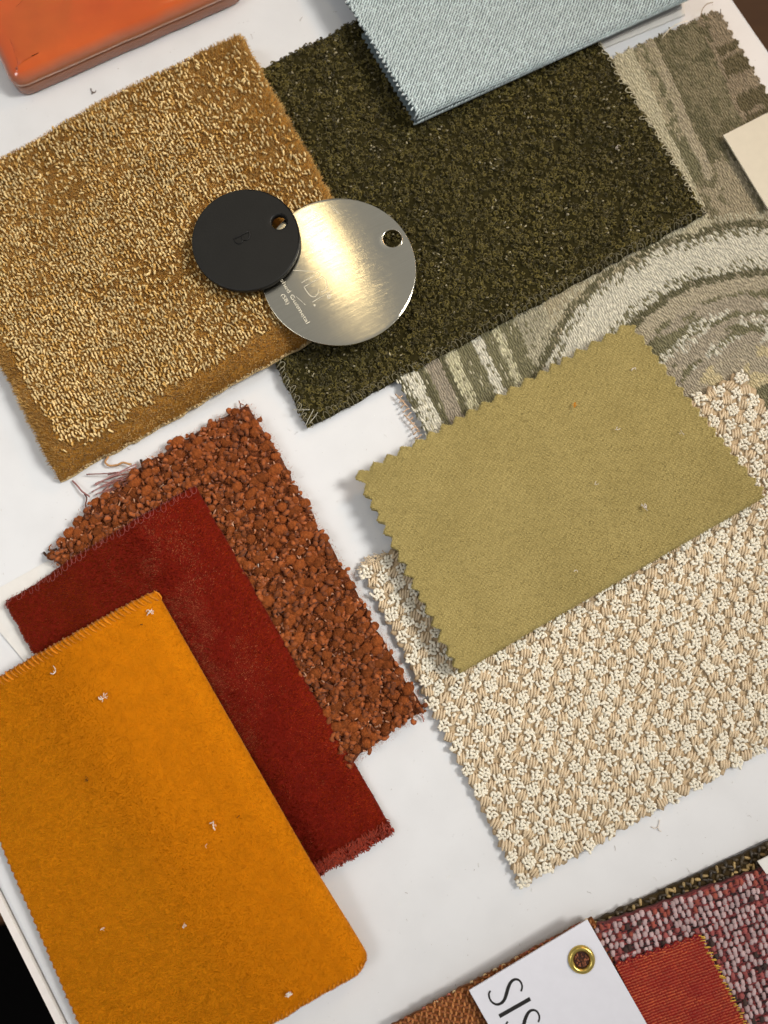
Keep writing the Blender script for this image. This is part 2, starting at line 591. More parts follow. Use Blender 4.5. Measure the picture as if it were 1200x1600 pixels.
cloth = thing('patterned_fabric', 'woven swatch of taupe, moss and cream arcs under the green boucle', 'fabric swatch')
u, v = grid(150, 150)
xy = patch_xy(PATT, u, v, 0.0012, {'u0': zig(44, 2.0 * MM), 'v0': lambda t: zig(40, 2.6 * MM)(t) + rough_edge(3, 0.5 * MM, 120)(t), 'u1': lambda t: zig(44, 2.4 * MM)(t) + rough_edge(5, 0.5 * MM, 120)(t)})
z = 0.0011 + 0.0007 * noise(u * 5, v * 5, 2) + 0.0016 * smooth(0.08, 0, u)
ps = Surf(np.concatenate([xy, z[..., None]], -1))
pc, _, _ = patt_color(pix(ps.p.reshape(-1, 3)), np.random.default_rng(2))
ps.solid('weave_ground', M_thread, cloth, 0.0007, None, (pc * 0.72).reshape(*ps.p.shape))
g = np.random.default_rng(5)
a_, b_ = np.meshgrid(np.arange(0.001, 0.999, 0.95 * MM / ps.Lu), np.arange(0.001, 0.999, 1.6 * MM / ps.Lv), indexing='ij')
uu = (a_ + g.normal(0, 0.0006, a_.shape)).ravel()
vv = (b_ + g.uniform(-0.006, 0.006, b_.shape)).ravel()
p, _, _, _ = ps.at(uu, vv)
q = pix(p)
k = in_frame(p, 15)
for poly in (GREEN, OLIVE, BEIGE):
    ctr = np.mean(poly, 0)
    k &= ~inpoly(q, [tuple(ctr + (np.array(c) - ctr) * 0.97) for c in poly])
uu, vv, q = uu[k], vv[k], q[k]
col, rr, cc = patt_color(q, g)
ang = np.where((rr < 300) & (cc > 820), R(90) + 0.25 - 0.35 * (q[:, 0] < 980), R(90)) + g.normal(0, 0.09, len(uu))
big = ((rr > 222) & (rr < 284)) | (cc < 800)
Mx, Px, _ = frames(ps, uu, vv, ang, np.where(big, 1.15, 0.95) * MM * g.uniform(0.8, 1.2, len(uu)), 0.38 * MM, 0.28 * MM, g.normal(0, 0.05, len(uu)), 0.12 * MM)
mb = MB()
bv, bf = ellipsoid(3, 5)
mb.scatter(bv, bf, Mx, Px, col)
stuff(mb.build('float_threads', M_thread, cloth))
mb = MB()
for (x0, y0, x1, y1, bend, cl) in [(1034, 60, 1075, 33, -5, (232, 218, 190)), (1094, 28, 1114, 4, -6, (150, 126, 92)), (1122, 24, 1126, 14, 2, (72, 60, 44))]:
    t = np.linspace(0, 1, 9)
    pp = W(x0 + (x1 - x0) * t + bend * np.sin(t * 3.1) * 0.6, y0 + (y1 - y0) * t + bend * np.sin(t * 3.1), 0.003)
    mb.tube(pp, 0.16 * MM, 5, srgb(*cl))
for (y0, j) in zip(np.linspace(618, 682, 12), range(12)):
    xx = 622 + (y0 - 618) * 0.47
    t = np.linspace(0, 1, 5)
    pp = W(xx + 7 - t * 11, y0 + 3 * np.sin(t * 4 + j), 0.0022)
    mb.tube(pp, 0.3 * MM, 5, srgb(205, 172, 140) * random.uniform(0.8, 1.1))
stuff(mb.build('loose_threads', M_thread, cloth))

# ================================================================== GREEN BOUCLE
boucle = thing('green_boucle', 'dark moss green curly boucle swatch with overlocked edges beneath the round discs', 'fabric swatch')
u, v = grid(110, 100)
xy = patch_xy(GREEN, u, v, 0.0045, {e: rough_edge(i, 0.7 * MM, 60) for i, e in enumerate(('u0', 'u1', 'v0', 'v1'))})
lu, lv = 0.16, 0.115
d = np.minimum(np.minimum(u, 1 - u) * lu, np.minimum(v, 1 - v) * lv)
z = 0.0042 + 0.0011 * (noise(u * 42, v * 32, 9, 2) - 0.5) * 2 - drop(d, 0.0022)
gs = Surf(np.concatenate([xy, z[..., None]], -1))
bot = gs.p.copy()
bot[..., 2] = 0.0019
gs.solid('ground_cloth', fabric('boucle_ground', srgb(44, 39, 15), 0.95, 0.05, 0.1, 0.3, 700, 0.5, 1200), boucle, None, bot)

def curl_base(seed, turns=0.75, thick=0.27):
    g = np.random.default_rng(seed)
    t = np.linspace(0, 1, 8)
    a = t * turns * 2 * math.pi + g.uniform(0, 6)
    rad = 0.75 + 0.35 * g.random() * np.sin(t * 5 + g.uniform(0, 6))
    pts = np.stack([rad * np.cos(a), rad * np.sin(a) * 0.8, 0.45 * np.sin(t * math.pi) + 0.3 * (t - 0.5)], -1)
    return tube(pts, thick * (0.7 + 0.4 * np.sin(t * math.pi)), 4 if thick < 0.3 else 6)

def curls(s, n, size, colf, name, mat, parent, cover, seed=3, lift=0.0, ulim=(0.004, 0.996), vlim=(0.004, 0.996), turns=0.55, thick=0.27):
    g = np.random.default_rng(seed)
    mb = MB()
    for kk in range(6):
        uu, vv = g.uniform(*ulim, n // 6), g.uniform(*vlim, n // 6)
        p, _, _, _ = s.at(uu, vv)
        keep = in_frame(p)
        q = pix(p)
        for poly in cover:
            ctr = np.mean(poly, 0)
            keep &= ~inpoly(q, [tuple(ctr + (np.array(c) - ctr) * 0.95) for c in poly])
        uu, vv, p = uu[keep], vv[keep], p[keep]
        sz = size * g.uniform(0.65, 1.3, len(uu))
        Mx, Px, _ = frames(s, uu, vv, g.uniform(0, 6.28, len(uu)), sz, sz, sz, g.normal(0, 0.6, len(uu)), lift + g.uniform(-0.35, 0.6, len(uu)) * size)
        bv, bf = curl_base(kk + seed * 10, turns * (1 + 0.18 * kk), thick)
        mb.scatter(bv, bf, Mx, Px, colf(uu, vv, g))
    return stuff(mb.build(name, mat, parent))

def green_col(uu, vv, g):
    c = np.tile(srgb(86, 76, 31), (len(uu), 1)) * (0.72 + 0.56 * noise(uu * 7, vv * 6, 16, 2))[:, None] * g.uniform(0.45, 1.55, (len(uu), 1))
    lt = noise(uu * 90, vv * 14, 6) > 0.72
    pick = (g.random(len(uu)) < np.where(lt, 0.08, 0.02))
    c[pick] = srgb(104, 94, 58)
    return c
curls(gs, 18000, 0.88 * MM, green_col, 'curled_yarn', M_thread, boucle, (GOLD, GREY))

g = np.random.default_rng(64)
uu, vv = g.uniform(0.02, 0.98, 900), g.uniform(0.02, 0.98, 900)
k = (noise(uu * 60, vv * 12, 6) > 0.52) & ~inpoly(pix(gs.at(uu, vv)[0]), GOLD) & ~inpoly(pix(gs.at(uu, vv)[0]), GREY)
uu, vv = uu[k], vv[k]
n = len(uu)
Mx, Px, _ = frames(gs, uu, vv, g.normal(-0.4, 0.7, n), g.uniform(0.35, 0.8, n) * MM, g.uniform(0.25, 0.42, n) * MM, 0.3 * MM, g.normal(0, 0.4, n), 0.75 * MM)
mb = MB()
mb.scatter(*ellipsoid(3, 5, 0.1, 2), Mx, Px, srgb(176, 164, 130) * g.uniform(0.55, 1.1, (n, 1)))
stuff(mb.build('pale_flecks', M_silk, boucle))

# overlock stitching round the green swatch
def overlock(s, side, n, size, thick, col, jitter, seed, lift=0.6 * MM, t0=0.0, t1=1.0):
    g = np.random.default_rng(seed)
    mb = MB()
    for i in range(n):
        t = t0 + (t1 - t0) * (i + 0.5 + g.normal(0, 0.18)) / n
        c = col * g.uniform(0.7, 1.15)
        a = np.linspace(-0.35, 1.25, 9) * math.pi
        w, h = size * g.uniform(0.8, 1.25), size * 0.42 * g.uniform(0.7, 1.3)
        din = w * (0.55 + 0.6 * np.sin(a - 0.3)) + g.normal(0, jitter) * w
        dal = h * np.cos(a) * 1.1
        if side == 'u1': U, Vv = 1 - din / s.Lu, t + dal / s.Lv
        if side == 'u0': U, Vv = din / s.Lu, t + dal / s.Lv
        if side == 'v1': U, Vv = t + dal / s.Lu, 1 - din / s.Lv
        if side == 'v0': U, Vv = t + dal / s.Lu, din / s.Lv
        p, _, _, nn = s.at(np.clip(U, 0, 1), np.clip(Vv, 0, 1))
        if not in_frame(p[:1])[0]: continue
        p = p + nn * (lift * (0.6 + 0.6 * np.sin(np.linspace(0, 3.14, 9))))[:, None]
        mb.tube(p, thick, 4, c)
    return mb

ol = overlock(gs, 'u1', 46, 2.7 * MM, 0.15 * MM, srgb(206, 196, 164), 0.15, 1, 1.0 * MM)
for sd, n, cl, t0, t1 in (('v1', 78, (128, 120, 92), 0.03, 1.0), ('u0', 34, (170, 162, 134), 0.55, 1.0)):
    o2 = overlock(gs, sd, n, 2.5 * MM, 0.13 * MM, srgb(*cl), 0.2, 5 + n, 1.0 * MM, t0, t1)
    for V_, F_, c_ in [(np.concatenate(o2.V), None, np.concatenate(o2.c))]:
        k = {}
        for f in o2.F: k.setdefault(f.shape[1], []).append(f)
        ol.add(V_, [np.concatenate(x) for x in k.values()], c_)
# a running line of stitches along the lower edge
for i in range(60):
    t = (i + 0.3) / 60
    p, _, _, nn = gs.at(np.linspace(t, t + 0.009, 4), np.full(4, 1 - 3.0 * MM / gs.Lv) + np.random.default_rng(i).normal(0, 0.002, 4))
    ol.tube(p + nn * np.array([0.5, 1.1, 1.1, 0.5])[:, None] * MM, 0.1 * MM, 4, srgb(140, 130, 100))
for (x0, y0, x1, y1, x2, y2) in [(457, 640, 470, 641, 484, 640), (478, 664, 483, 652, 490, 640), (484, 660, 494, 650, 497, 642)]:
    t = np.linspace(0, 1, 9)
    ol.tube(W((1 - t) ** 2 * x0 + 2 * t * (1 - t) * x1 + t * t * x2, (1 - t) ** 2 * y0 + 2 * t * (1 - t) * y1 + t * t * y2, 0.0052), 0.12 * MM, 4, srgb(205, 200, 180))
stuff(ol.build('overlock_thread', M_thread, boucle))

# ================================================================== GOLD CARPET SAMPLE
carpet = thing('gold_carpet', 'thick golden carpet sample with shiny looped pile, left of the green boucle', 'carpet sample')
u, v = grid(120, 110)
def gold_base(u, v):
    return 0.0003 + 0.0042 * smooth(0.22, 0.62, u)
zref = 0.0105
xy = patch_xy(GOLD, u, v, zref, {e: rough_edge(20 + i, 0.7 * MM, 30) for i, e in enumerate(('u0', 'u1', 'v0', 'v1'))})
lu, lv = 0.145, 0.115
du0, du1, dv0, dv1 = u * lu, (1 - u) * lu, v * lv, (1 - v) * lv
base = gold_base(u, v)
z = base + 0.0088 + 0.0009 * (noise(u * 9, v * 7, 4, 2) - 0.5) - drop(du0, 0.007) * 0.75 - drop(dv1, 0.0095) * 0.68 - drop(dv0, 0.004) * 0.8 - drop(du1, 0.004) * 0.8
z = np.maximum(z, base + 0.002)
gd = Surf(np.concatenate([xy, z[..., None]], -1))
bot = gd.p.copy()
bot[..., 2] = base + 0.0007
gd.solid('pile_block', fabric('gold_pile', srgb(146, 100, 34), 0.85, 0.3, 0.2, 0.22, 350, 0.5, 1600, sheen_tint=tuple(srgb(230, 190, 110))), carpet, None, bot)
bk = gd.p.copy()
xyb = patch_xy(GOLD, u, v, 0.003, {e: (lambda t, i=i: 0.5 * MM + rough_edge(40 + i, 0.4 * MM, 90)(t)) for i, e in enumerate(('u0', 'u1', 'v0', 'v1'))})
bk[..., :2] = gd.p[..., :2] * 1.0
edge_w = np.clip(1 - np.minimum(np.minimum(u, 1 - u), np.minimum(v, 1 - v)) / 0.02, 0, 1)[..., None]
ctr = gd.p[..., :2].mean((0, 1))
bk[..., :2] += nrm(gd.p[..., :2] - ctr) * edge_w * 0.0004
bk[..., 2] = base + 0.0011
bb = bk.copy()
bb[..., 2] = base + 0.0001
Surf(bk).solid('woven_backing', fabric('jute_backing', srgb(196, 168, 118), 0.9, 0.1, 0.1, 0.25, 800, 0.6, 2500), carpet, None, bb)
# pile: short brown-gold fibres everywhere, shiny cream loops in rows
DISC_M, DISC_B = (529, 423, 118), (384, 374, 84)
def circ(c, r):
    return [(c[0] + r * math.cos(t), c[1] + r * math.sin(t)) for t in np.linspace(0, 6.283, 40)[:-1]]
covg = (circ(DISC_M, 108), circ(DISC_B, 74))
def gold_col(u, v, p, g):
    nzz = noise(u * 16, v * 14, 50, 2)[:, None]
    return (srgb(156, 114, 48) * (1 - nzz) + srgb(212, 172, 102) * nzz) * g.uniform(0.65, 1.3, (len(u), 1))
pile(gd, 100000, 1.35 * MM, 0.28 * MM, (0.1, 0.25), 0.42, gold_col, 'cut_pile', M_fibre, carpet, covg, edge_splay=0.8, seed=4)
g = np.random.default_rng(9)
pu, pv = 1.36 * MM / gd.Lu, 1.62 * MM / gd.Lv
a_, b_ = np.meshgrid(np.arange(0.0, 1.0, pu), np.arange(0.0, 1.0, pv), indexing='ij')
uu = (a_ + g.normal(0, 0.18, a_.shape) * pu + 0.004 * (noise(b_ * 12, a_ * 6, 61) - 0.5)).ravel()
vv = (b_ + g.uniform(-0.4, 0.4, b_.shape) * pv).ravel()
uu, vv = np.clip(uu, 0, 0.999), np.clip(vv, 0, 0.999)
dens = 0.84 + 0.40 * (noise(uu * 11, vv * 8, 70, 2) - 0.5) * 2 + 0.6 * (noise(uu * 48, vv * 40, 71) - 0.5)
dens = dens + 0.5 * smooth(0.36, 0.20, uu) * smooth(0.35, 0.75, vv) - 0.45 * smooth(0.72, 0.95, uu) * smooth(0.75, 0.2, vv)
q = pix(gd.at(uu, vv)[0])
dn = np.minimum.reduce([uu * gd.Lu - 0.0075 - 0.002 * noise(vv * 30, uu * 0, 3), (1 - uu) * gd.Lu - 0.0028, vv * gd.Lv - 0.0022, (1 - vv) * gd.Lv - 0.0065 - 0.004 * noise(uu * 25, uu * 0, 5)])
dens = dens * (0.62 + 0.76 * noise(uu * 6, vv * 5, 73, 2))
keep = (g.random(len(uu)) < dens * smooth(-0.0022, 0.0022, dn)) & (dn > -0.0022) & in_frame(gd.at(uu, vv)[0])
for c in covg: keep &= ~inpoly(q, c)
uu, vv = uu[keep], vv[keep]
n = len(uu)
wild = g.random(n) < 0.34
ang = R(90) + np.where(wild, g.normal(0, 0.8, n), g.normal(0, 0.22, n))
col = (srgb(234, 203, 140) * g.uniform(0.62, 1.12, (n, 1))) * (0.72 + 0.5 * noise(uu * 8, vv * 7, 74, 2))[:, None]
mid = g.random(n) < 0.25
col[mid] = srgb(204, 160, 84) * g.uniform(0.8, 1.1, (mid.sum(), 1))
mb = MB()
bv, bf = ellipsoid(5, 6, 0.30, 2)
Mx, Px, _ = frames(gd, uu, vv, ang, 0.98 * MM * g.uniform(0.5, 1.25, n), 0.45 * MM * g.uniform(0.65, 1.25, n), 0.46 * MM * g.uniform(0.8, 1.3, n), g.normal(0.15, 0.34, n), 0.72 * MM + g.normal(0, 0.2, n) * MM)
mb.scatter(bv, bf, Mx, Px, col)
# pale tuft ends along the visible lower edge
g = np.random.default_rng(12)
uu = g.uniform(0.02, 0.99, 420)
Mx, Px, _ = frames(Surf(bk), uu, 1 - g.uniform(0, 0.006, 420), R(90) + g.normal(0, 0.9, 420), 0.6 * MM, 0.34 * MM, 0.34 * MM, g.normal(0, 0.4, 420), g.uniform(0, 1.6, 420) * MM)
mb.scatter(bv, bf, Mx, Px, srgb(206, 176, 124) * g.uniform(0.6, 1.1, (420, 1)))
stuff(mb.build('looped_yarn', M_silk, carpet))

# ================================================================== folded sheets (grey twill, olive velvet, mustard velvet)
def folded(corners, zlo, zhi, nu, ns, edges, fold_r=None, wave=None, zref=None, under=0.5):
    """a cloth doubled over its v1 edge: s runs 0 -> 1 over the top layer, round the fold and back beneath"""
    u, s = grid(nu, ns)
    zref = zhi if zref is None else zref
    r = (zhi - zlo) / 2
    cw = [W(*c, zref)[:2] for c in corners]
    Lv = np.linalg.norm(cw[3] - cw[0])
    fr = r / Lv
    tot = (1 - fr) * Lv + math.pi * r + under * Lv
    st = (1 - fr) * Lv / tot
    sf = st + math.pi * r / tot
    # shape along s
    v = np.where(s < st, (1 - fr) * s / st, np.where(s < sf, (1 - fr) + fr * np.sin((s - st) / (sf - st) * math.pi), (1 - fr) - (s - sf) / (1 - sf) * under))
    zc = np.where(s < st, zhi, np.where(s < sf, (zhi + zlo) / 2 + r * np.cos((s - st) / (sf - st) * math.pi), zlo))
    xy = patch_xy(corners, u, np.clip(v, 0, 1), zref, edges)
    if wave is not None: zc = zc + wave(u, v, s < (st + sf) / 2)
    sf_ = Surf(np.concatenate([xy, zc[..., None]], -1))
    # outward normals: up on the top layer, down beneath
    n = np.cross(sf_.tu, sf_.tv)
    if n[nu // 2, 2, 2] < 0: n = -n
    sf_.n = nrm(n)
    return sf_, st, sf

grey = thing('grey_twill', 'pale blue grey twill swatch folded over on the green boucle', 'fabric swatch')
teeth = lambda t: zig(36, 1.5 * MM)(t) + rough_edge(2, 0.5 * MM, 130)(t)
gw = lambda u, v, top: np.where(top, 0.0016 * smooth(0.35, 0, u) * smooth(0.0, 0.9, v) + 0.0006 * np.sin(u * 7), 0)
ts, st, sf = folded(GREY, 0.0064, 0.0118, 110, 150, {'u0': teeth, 'u1': teeth}, wave=gw)
M_greycl = fabric('grey_cloth', srgb(104, 115, 116), 0.9, 0.2, 0.15, 0.1, 900, 0.3, 2500)
ts.solid('folded_cloth', M_greycl, grey, 0.0007)
g = np.random.default_rng(3)
a_, b_ = np.meshgrid(np.arange(0, 0.999, 1.55 * MM / ts.Lu), np.arange(0, sf * 0.985, 0.95 * MM / ts.Lv), indexing='ij')
row = np.arange(a_.shape[1])[None]
uu = (a_ + ((row * 0.37) % 1) * 1.55 * MM / ts.Lu + g.normal(0, 0.06 * MM / ts.Lu, a_.shape)).ravel()
vv = (b_ + g.normal(0, 0.05 * MM / ts.Lv, b_.shape)).ravel()
k = (uu < 0.999) & in_frame(ts.at(np.clip(uu, 0, 0.999), vv)[0], 15)
uu, vv = uu[k], vv[k]
n = len(uu)
Mx, Px, _ = frames(ts, uu, vv, R(32) + g.normal(0, 0.12, n), 1.05 * MM * g.uniform(0.9, 1.1, n), 0.39 * MM, 0.45 * MM, 0.0, 0.05 * MM)
mb = MB()
bv, bf = ellipsoid(3, 5)
mb.scatter(bv, bf, Mx, Px, srgb(204, 216, 214) * g.uniform(0.84, 1.1, (n, 1)))
stuff(mb.build('twill_threads', M_thread, grey))
mb = MB()
for i in range(34):
    t = (i + 0.5) / 36 * st
    p, tu, tv, nn = ts.at(np.full(3, 0.002), np.array([t - 0.003, t, t + 0.004]))
    mb.tube(p - tu * np.array([[0.2], [1.0], [0.3]]) * MM * random.uniform(0.5, 1.2) - nn * 0.3 * MM, 0.42 * MM, 5, srgb(214, 222, 220) * random.uniform(0.75, 1.0))
t = np.linspace(0, 1, 7)
mb.tube(W(660 - 13 * t, 168 + 18 * t, 0.010 - 0.003 * t), 0.42 * MM, 5, srgb(214, 222, 220))
for (x, y) in [(790, 122), (795, 120)]:
    mb.tube(W(x - 12 + 16 * t, y - 2 * np.sin(t * 3), 0.0062), 0.18 * MM, 4, srgb(220, 222, 216))
stuff(mb.build('frayed_ends', M_thread, grey))

# paper cards under the grey twill
m_paper = fabric('paper', srgb(226, 222, 214), 0.75, 0, 0.25, 0.03, 250, 0.06, 900)
m_greypaper = fabric('grey_paper', srgb(186, 182, 176), 0.75, 0, 0.25, 0.03, 250, 0.06, 900)
def card(name, poly, z0, z1, mat, label, cat='card', bevel=0.00008):
    o = prism_obj(name, [W(x, y, z1)[:2] for x, y in poly], z0, z1, mat, None, bevel)
    return tag(o, label, cat)
card('paper_card', [(936, 78), (1071, 22), (1064, -60), (900, -20), (930, 60)], 0.0002, 0.0011, m_paper, 'white paper card edge showing below the grey card at the top')
card('grey_card', [(934, 70), (1066, 12), (1052, -60), (880, -20), (924, 52)], 0.0013, 0.0022, m_greypaper, 'grey card sticking out from under the folded pale blue grey twill')
card('cream_card', [(1130, 211), (1215, 168), (1290, 300), (1200, 326)], 0.0036, 0.0042, fabric('cream_paper', srgb(214, 204, 182), 0.7, 0, 0.3, 0.02, 250, 0.05, 900), 'cream card at the right edge lying on the patterned fabric')

# ================================================================== BEIGE KNOTTED WEAVE
beige = thing('beige_weave', 'chunky cream and tan knotted weave swatch with pinked edges below the olive velvet', 'fabric swatch')
u, v = grid(130, 110)
pe = lambda n, sd: (lambda t: zig(n, 2.6 * MM)(t) + rough_edge(sd, 0.6 * MM, 100)(t))
xy = patch_xy(BEIGE, u, v, 0.002, {'u0': pe(27, 1), 'v1': pe(34, 2), 'v0': pe(30, 3), 'u1': pe(24, 4)})
lift_rust = 0.0
z = 0.0017 + 0.0004 * noise(u * 8, v * 8, 6) + 0.0012 * smooth(0.45, 0.7, u) * smooth(0.5, 0.15, v)
bs = Surf(np.concatenate([xy, z[..., None]], -1))
bot = bs.p.copy()
bot[..., 2] -= 0.0012
bs.solid('ground_cloth', fabric('beige_ground', srgb(184, 160, 126), 0.9, 0.1, 0.15, 0.25, 700, 0.4, 1800), beige, None, bot)

def blob_cluster(seed, n, spread, size, zs):
    """a knot of fine looped cord: small beads packed over a rounded square"""
    g = np.random.default_rng(seed)
    mb = MB()
    bv, bf = ellipsoid(2, 5)
    k = 4
    for i in range(k * k):
        a, b = i % k - (k - 1) / 2, i // k - (k - 1) / 2
        if abs(a) > 1.2 and abs(b) > 1.2 and g.random() < 0.6: continue
        x, y = a * spread + g.normal(0, 0.16) * spread, b * spread + g.normal(0, 0.16) * spread
        d = g.uniform(0, 3.14)
        Mx = np.array([[math.cos(d), -math.sin(d), 0], [math.sin(d), math.cos(d), 0], [0, 0, 1]]) @ np.diag([size * 1.35, size * 0.85, size * 0.8])
        mb.scatter(bv, bf, Mx[None], np.array([[x, y, zs * (1.2 - 0.12 * (a * a + b * b)) * g.uniform(0.6, 1.25)]]), np.ones((1, 3)))
    return mb
def ply_bundle(seed, n=4):
    g = np.random.default_rng(seed)
    mb = MB()
    bv, bf = ellipsoid(3, 5)
    for i in range(n):
        o = (i - (n - 1) / 2) * 0.78 * MM
        d = R(52) + g.normal(0, 0.08)
        Mx = np.array([[math.cos(d), -math.sin(d), 0], [math.sin(d), math.cos(d), 0], [0, 0, 1]]) @ np.diag([2.3 * MM * (1 - 0.13 * abs(i - 1.5)), 0.52 * MM, 0.62 * MM])
        mb.scatter(bv, bf, Mx[None], np.array([[o * math.sin(d) * 1.0 + o * 0.3, -o * math.cos(d), 0.25 * MM]]), np.ones((1, 3)))
    return mb
M_cream = fabric('cream_yarn', srgb(234, 225, 203), 0.6, 0.1, 0.4, 0.12, 1200, 0.3, 4000)
M_tan = fabric('tan_yarn', srgb(212, 190, 156), 0.6, 0.1, 0.3, 0.16, 900, 0.3, 4000)
cream_knots = [blob_cluster(i, 16, 1.16 * MM, 0.70 * MM, 0.40 * MM).mesh('cream_knot') for i in range(9)]
tan_knots = [ply_bundle(i).mesh('tan_knot') for i in range(4)]
for me in cream_knots: me.materials.append(M_cream)
for me in tan_knots: me.materials.append(M_tan)

from mathutils import Matrix
def place_parts(parent, name, meshes, Ms, Ps, limit=300, seed=0):
    """each piece an object that shares mesh data; what is past the limit goes into one joined part"""
    g = np.random.default_rng(seed)
    for i in range(min(limit, len(Ps))):
        o = bpy.data.objects.new(name, meshes[g.integers(len(meshes))])
        m4 = np.eye(4)
        m4[:3, :3] = Ms[i]
        m4[:3, 3] = Ps[i]
        o.matrix_world = Matrix(m4.tolist())
        o.parent = parent
        C.objects.link(o)
    if len(Ps) > limit:
        mb = MB()
        for i in range(limit, len(Ps)):
            me = meshes[g.integers(len(meshes))]
            if not hasattr(place_parts, 'cache'): place_parts.cache = {}
            if me.name not in place_parts.cache:
                bv = np.array([vv.co[:] for vv in me.vertices])
                fk = {}
                for pp in me.polygons: fk.setdefault(len(pp.vertices), []).append(list(pp.vertices))
                place_parts.cache[me.name] = (bv, [np.array(x) for x in fk.values()])
            bv, bf = place_parts.cache[me.name]
            mb.scatter(bv, bf, np.array(Ms[i])[None], np.array(Ps[i])[None], np.ones((1, 3)))
        stuff(mb.build('more_' + name, meshes[0].materials[0], parent))

pitch = 4.5 * MM
a_, b_ = np.meshgrid(np.arange(0, int(bs.Lu / pitch) + 1), np.arange(0, int(bs.Lv / pitch) + 1), indexing='ij')
g = np.random.default_rng(31)
par = ((a_ + b_) % 2).ravel()
uu = ((a_.ravel() + 0.5) * pitch + g.normal(0, 0.14, a_.size) * MM) / bs.Lu
vv = ((b_.ravel() + 0.5) * pitch + g.normal(0, 0.14, a_.size) * MM) / bs.Lv
ok = (uu < 0.997) & (vv < 0.997)
uu, vv, par = uu[ok], vv[ok], par[ok]
p = bs.at(uu, vv)[0]
q = pix(p)
ctr = np.mean(OLIVE, 0)
hid = inpoly(q, [tuple(ctr + (np.array(c) - ctr) * 0.93) for c in OLIVE]) | inpoly(q, [tuple(np.mean(RUST, 0) + (np.array(c) - np.mean(RUST, 0)) * 0.93) for c in RUST])
ok = in_frame(p, 14) & ~hid
uu, vv, par, q = uu[ok], vv[ok], par[ok], q[ok]
order = np.argsort(np.hypot(q[:, 0] - 900, q[:, 1] - 1050))
uu, vv, par = uu[order], vv[order], par[order]
for kind, meshes, nm in ((0, cream_knots, 'cream_knot'), (1, tan_knots, 'tan_knot')):
    k = par == kind
    n = k.sum()
    sc = g.uniform(0.95, 1.18, n)
    Mx, Px, _ = frames(bs, uu[k], vv[k], (g.normal(0, 0.3, n) if kind == 0 else g.normal(0.0, 0.16, n)), sc, sc, sc, g.normal(0, 0.1, n), 0.35 * MM)
    Mx[:, :, 2] *= 0.8
    place_parts(beige, nm, meshes, Mx, Px, 300, kind)
mb = MB()
bv, bf = ellipsoid(2, 5)
for i in range(70):   # frayed ends along the upper left corner of the beige swatch
    g2 = np.random.default_rng(900 + i)
    x, y = 566 + g2.uniform(-4, 40), 0
    y = 888 - 0.51 * (x - 563) + g2.normal(0, 5)
    t = np.linspace(0, 1, 4)
    a = g2.uniform(0, 6.28)
    mb.tube(W(x + 9 * t * math.cos(a), y + 6 * t * math.sin(a), 0.0022), 0.2 * MM, 4, srgb(214, 192, 158) * g2.uniform(0.8, 1.1))
stuff(mb.build('frayed_ends', M_thread, beige))

# ================================================================== OLIVE VELVET (folded, pinked)
olive = thing('olive_velvet', 'olive green velvet swatch folded double with pinked zigzag edges', 'fabric swatch')
def oz(n, a, sd): return lambda t: a * (0.75 + 0.5 * noise(t * n, t * 0, sd + 5)) * (tri(t * n + 0.35 * noise(t * 9, t * 0, sd + 3)) - 0.5) + rough_edge(sd, 0.25 * MM, 90)(t)
ow = lambda u, v, top: np.where(top, 0.0007 * np.sin(u * 4 + v * 3) + 0.0022 * (noise(u * 3.2, v * 2.6, 14, 2) - 0.5) + 0.0016 * smooth(0.12, 0, u) * v, -0.0002)
osf, st, sf = folded(OLIVE, 0.0042, 0.0092, 200, 150, {'u0': oz(15, 2.9 * MM, 1), 'u1': oz(17, 2.6 * MM, 2), 'v0': oz(20, 2.6 * MM, 3)}, wave=ow, under=0.9)
m, nt, b = mat_base('olive_velvet')
N, Lk = nt.nodes, nt.links
uvn = N.new('ShaderNodeUVMap')
wv = N.new('ShaderNodeTexWave')
wv.bands_direction = 'X'
wv.inputs['Scale'].default_value = 330
wv.inputs['Distortion'].default_value = 2.2
wv.inputs['Detail'].default_value = 2
mp = N.new('ShaderNodeMapping')
mp.inputs['Rotation'].default_value = (0, 0, R(28))
Lk.new(uvn.outputs[0], mp.inputs[0])
Lk.new(mp.outputs[0], wv.inputs['Vector'])
wv2 = N.new('ShaderNodeTexWave')
wv2.bands_direction = 'Y'
wv2.inputs['Scale'].default_value = 240
wv2.inputs['Distortion'].default_value = 3.0
Lk.new(mp.outputs[0], wv2.inputs['Vector'])
mul = N.new('ShaderNodeMath')
mul.operation = 'MULTIPLY'
Lk.new(wv.outputs['Fac'], mul.inputs[0])
Lk.new(wv2.outputs['Fac'], mul.inputs[1])
nz = N.new('ShaderNodeTexNoise')
nz.inputs['Scale'].default_value = 45
nz.inputs['Detail'].default_value = 5
Lk.new(uvn.outputs[0], nz.inputs['Vector'])
add = N.new('ShaderNodeMath')
add.operation = 'MULTIPLY_ADD'
Lk.new(mul.outputs[0], add.inputs[0])
add.inputs[1].default_value = 0.30
nzs = N.new('ShaderNodeMath')
nzs.operation = 'MULTIPLY_ADD'
nzs.inputs[1].default_value, nzs.inputs[2].default_value = 0.4, 0.3
Lk.new(nz.outputs['Fac'], nzs.inputs[0])
Lk.new(nzs.outputs[0], add.inputs[2])
cr = N.new('ShaderNodeValToRGB')
cr.color_ramp.elements[0].position, cr.color_ramp.elements[1].position = 0.2, 1.0
cr.color_ramp.elements[0].color = (*srgb(132, 116, 64), 1)
cr.color_ramp.elements[1].color = (*srgb(182, 163, 104), 1)
Lk.new(add.outputs[0], cr.inputs[0])
Lk.new(cr.outputs[0], b.inputs['Base Color'])
bp = N.new('ShaderNodeBump')
bp.inputs['Strength'].default_value = 0.4
bp.inputs['Distance'].default_value = 0.0002
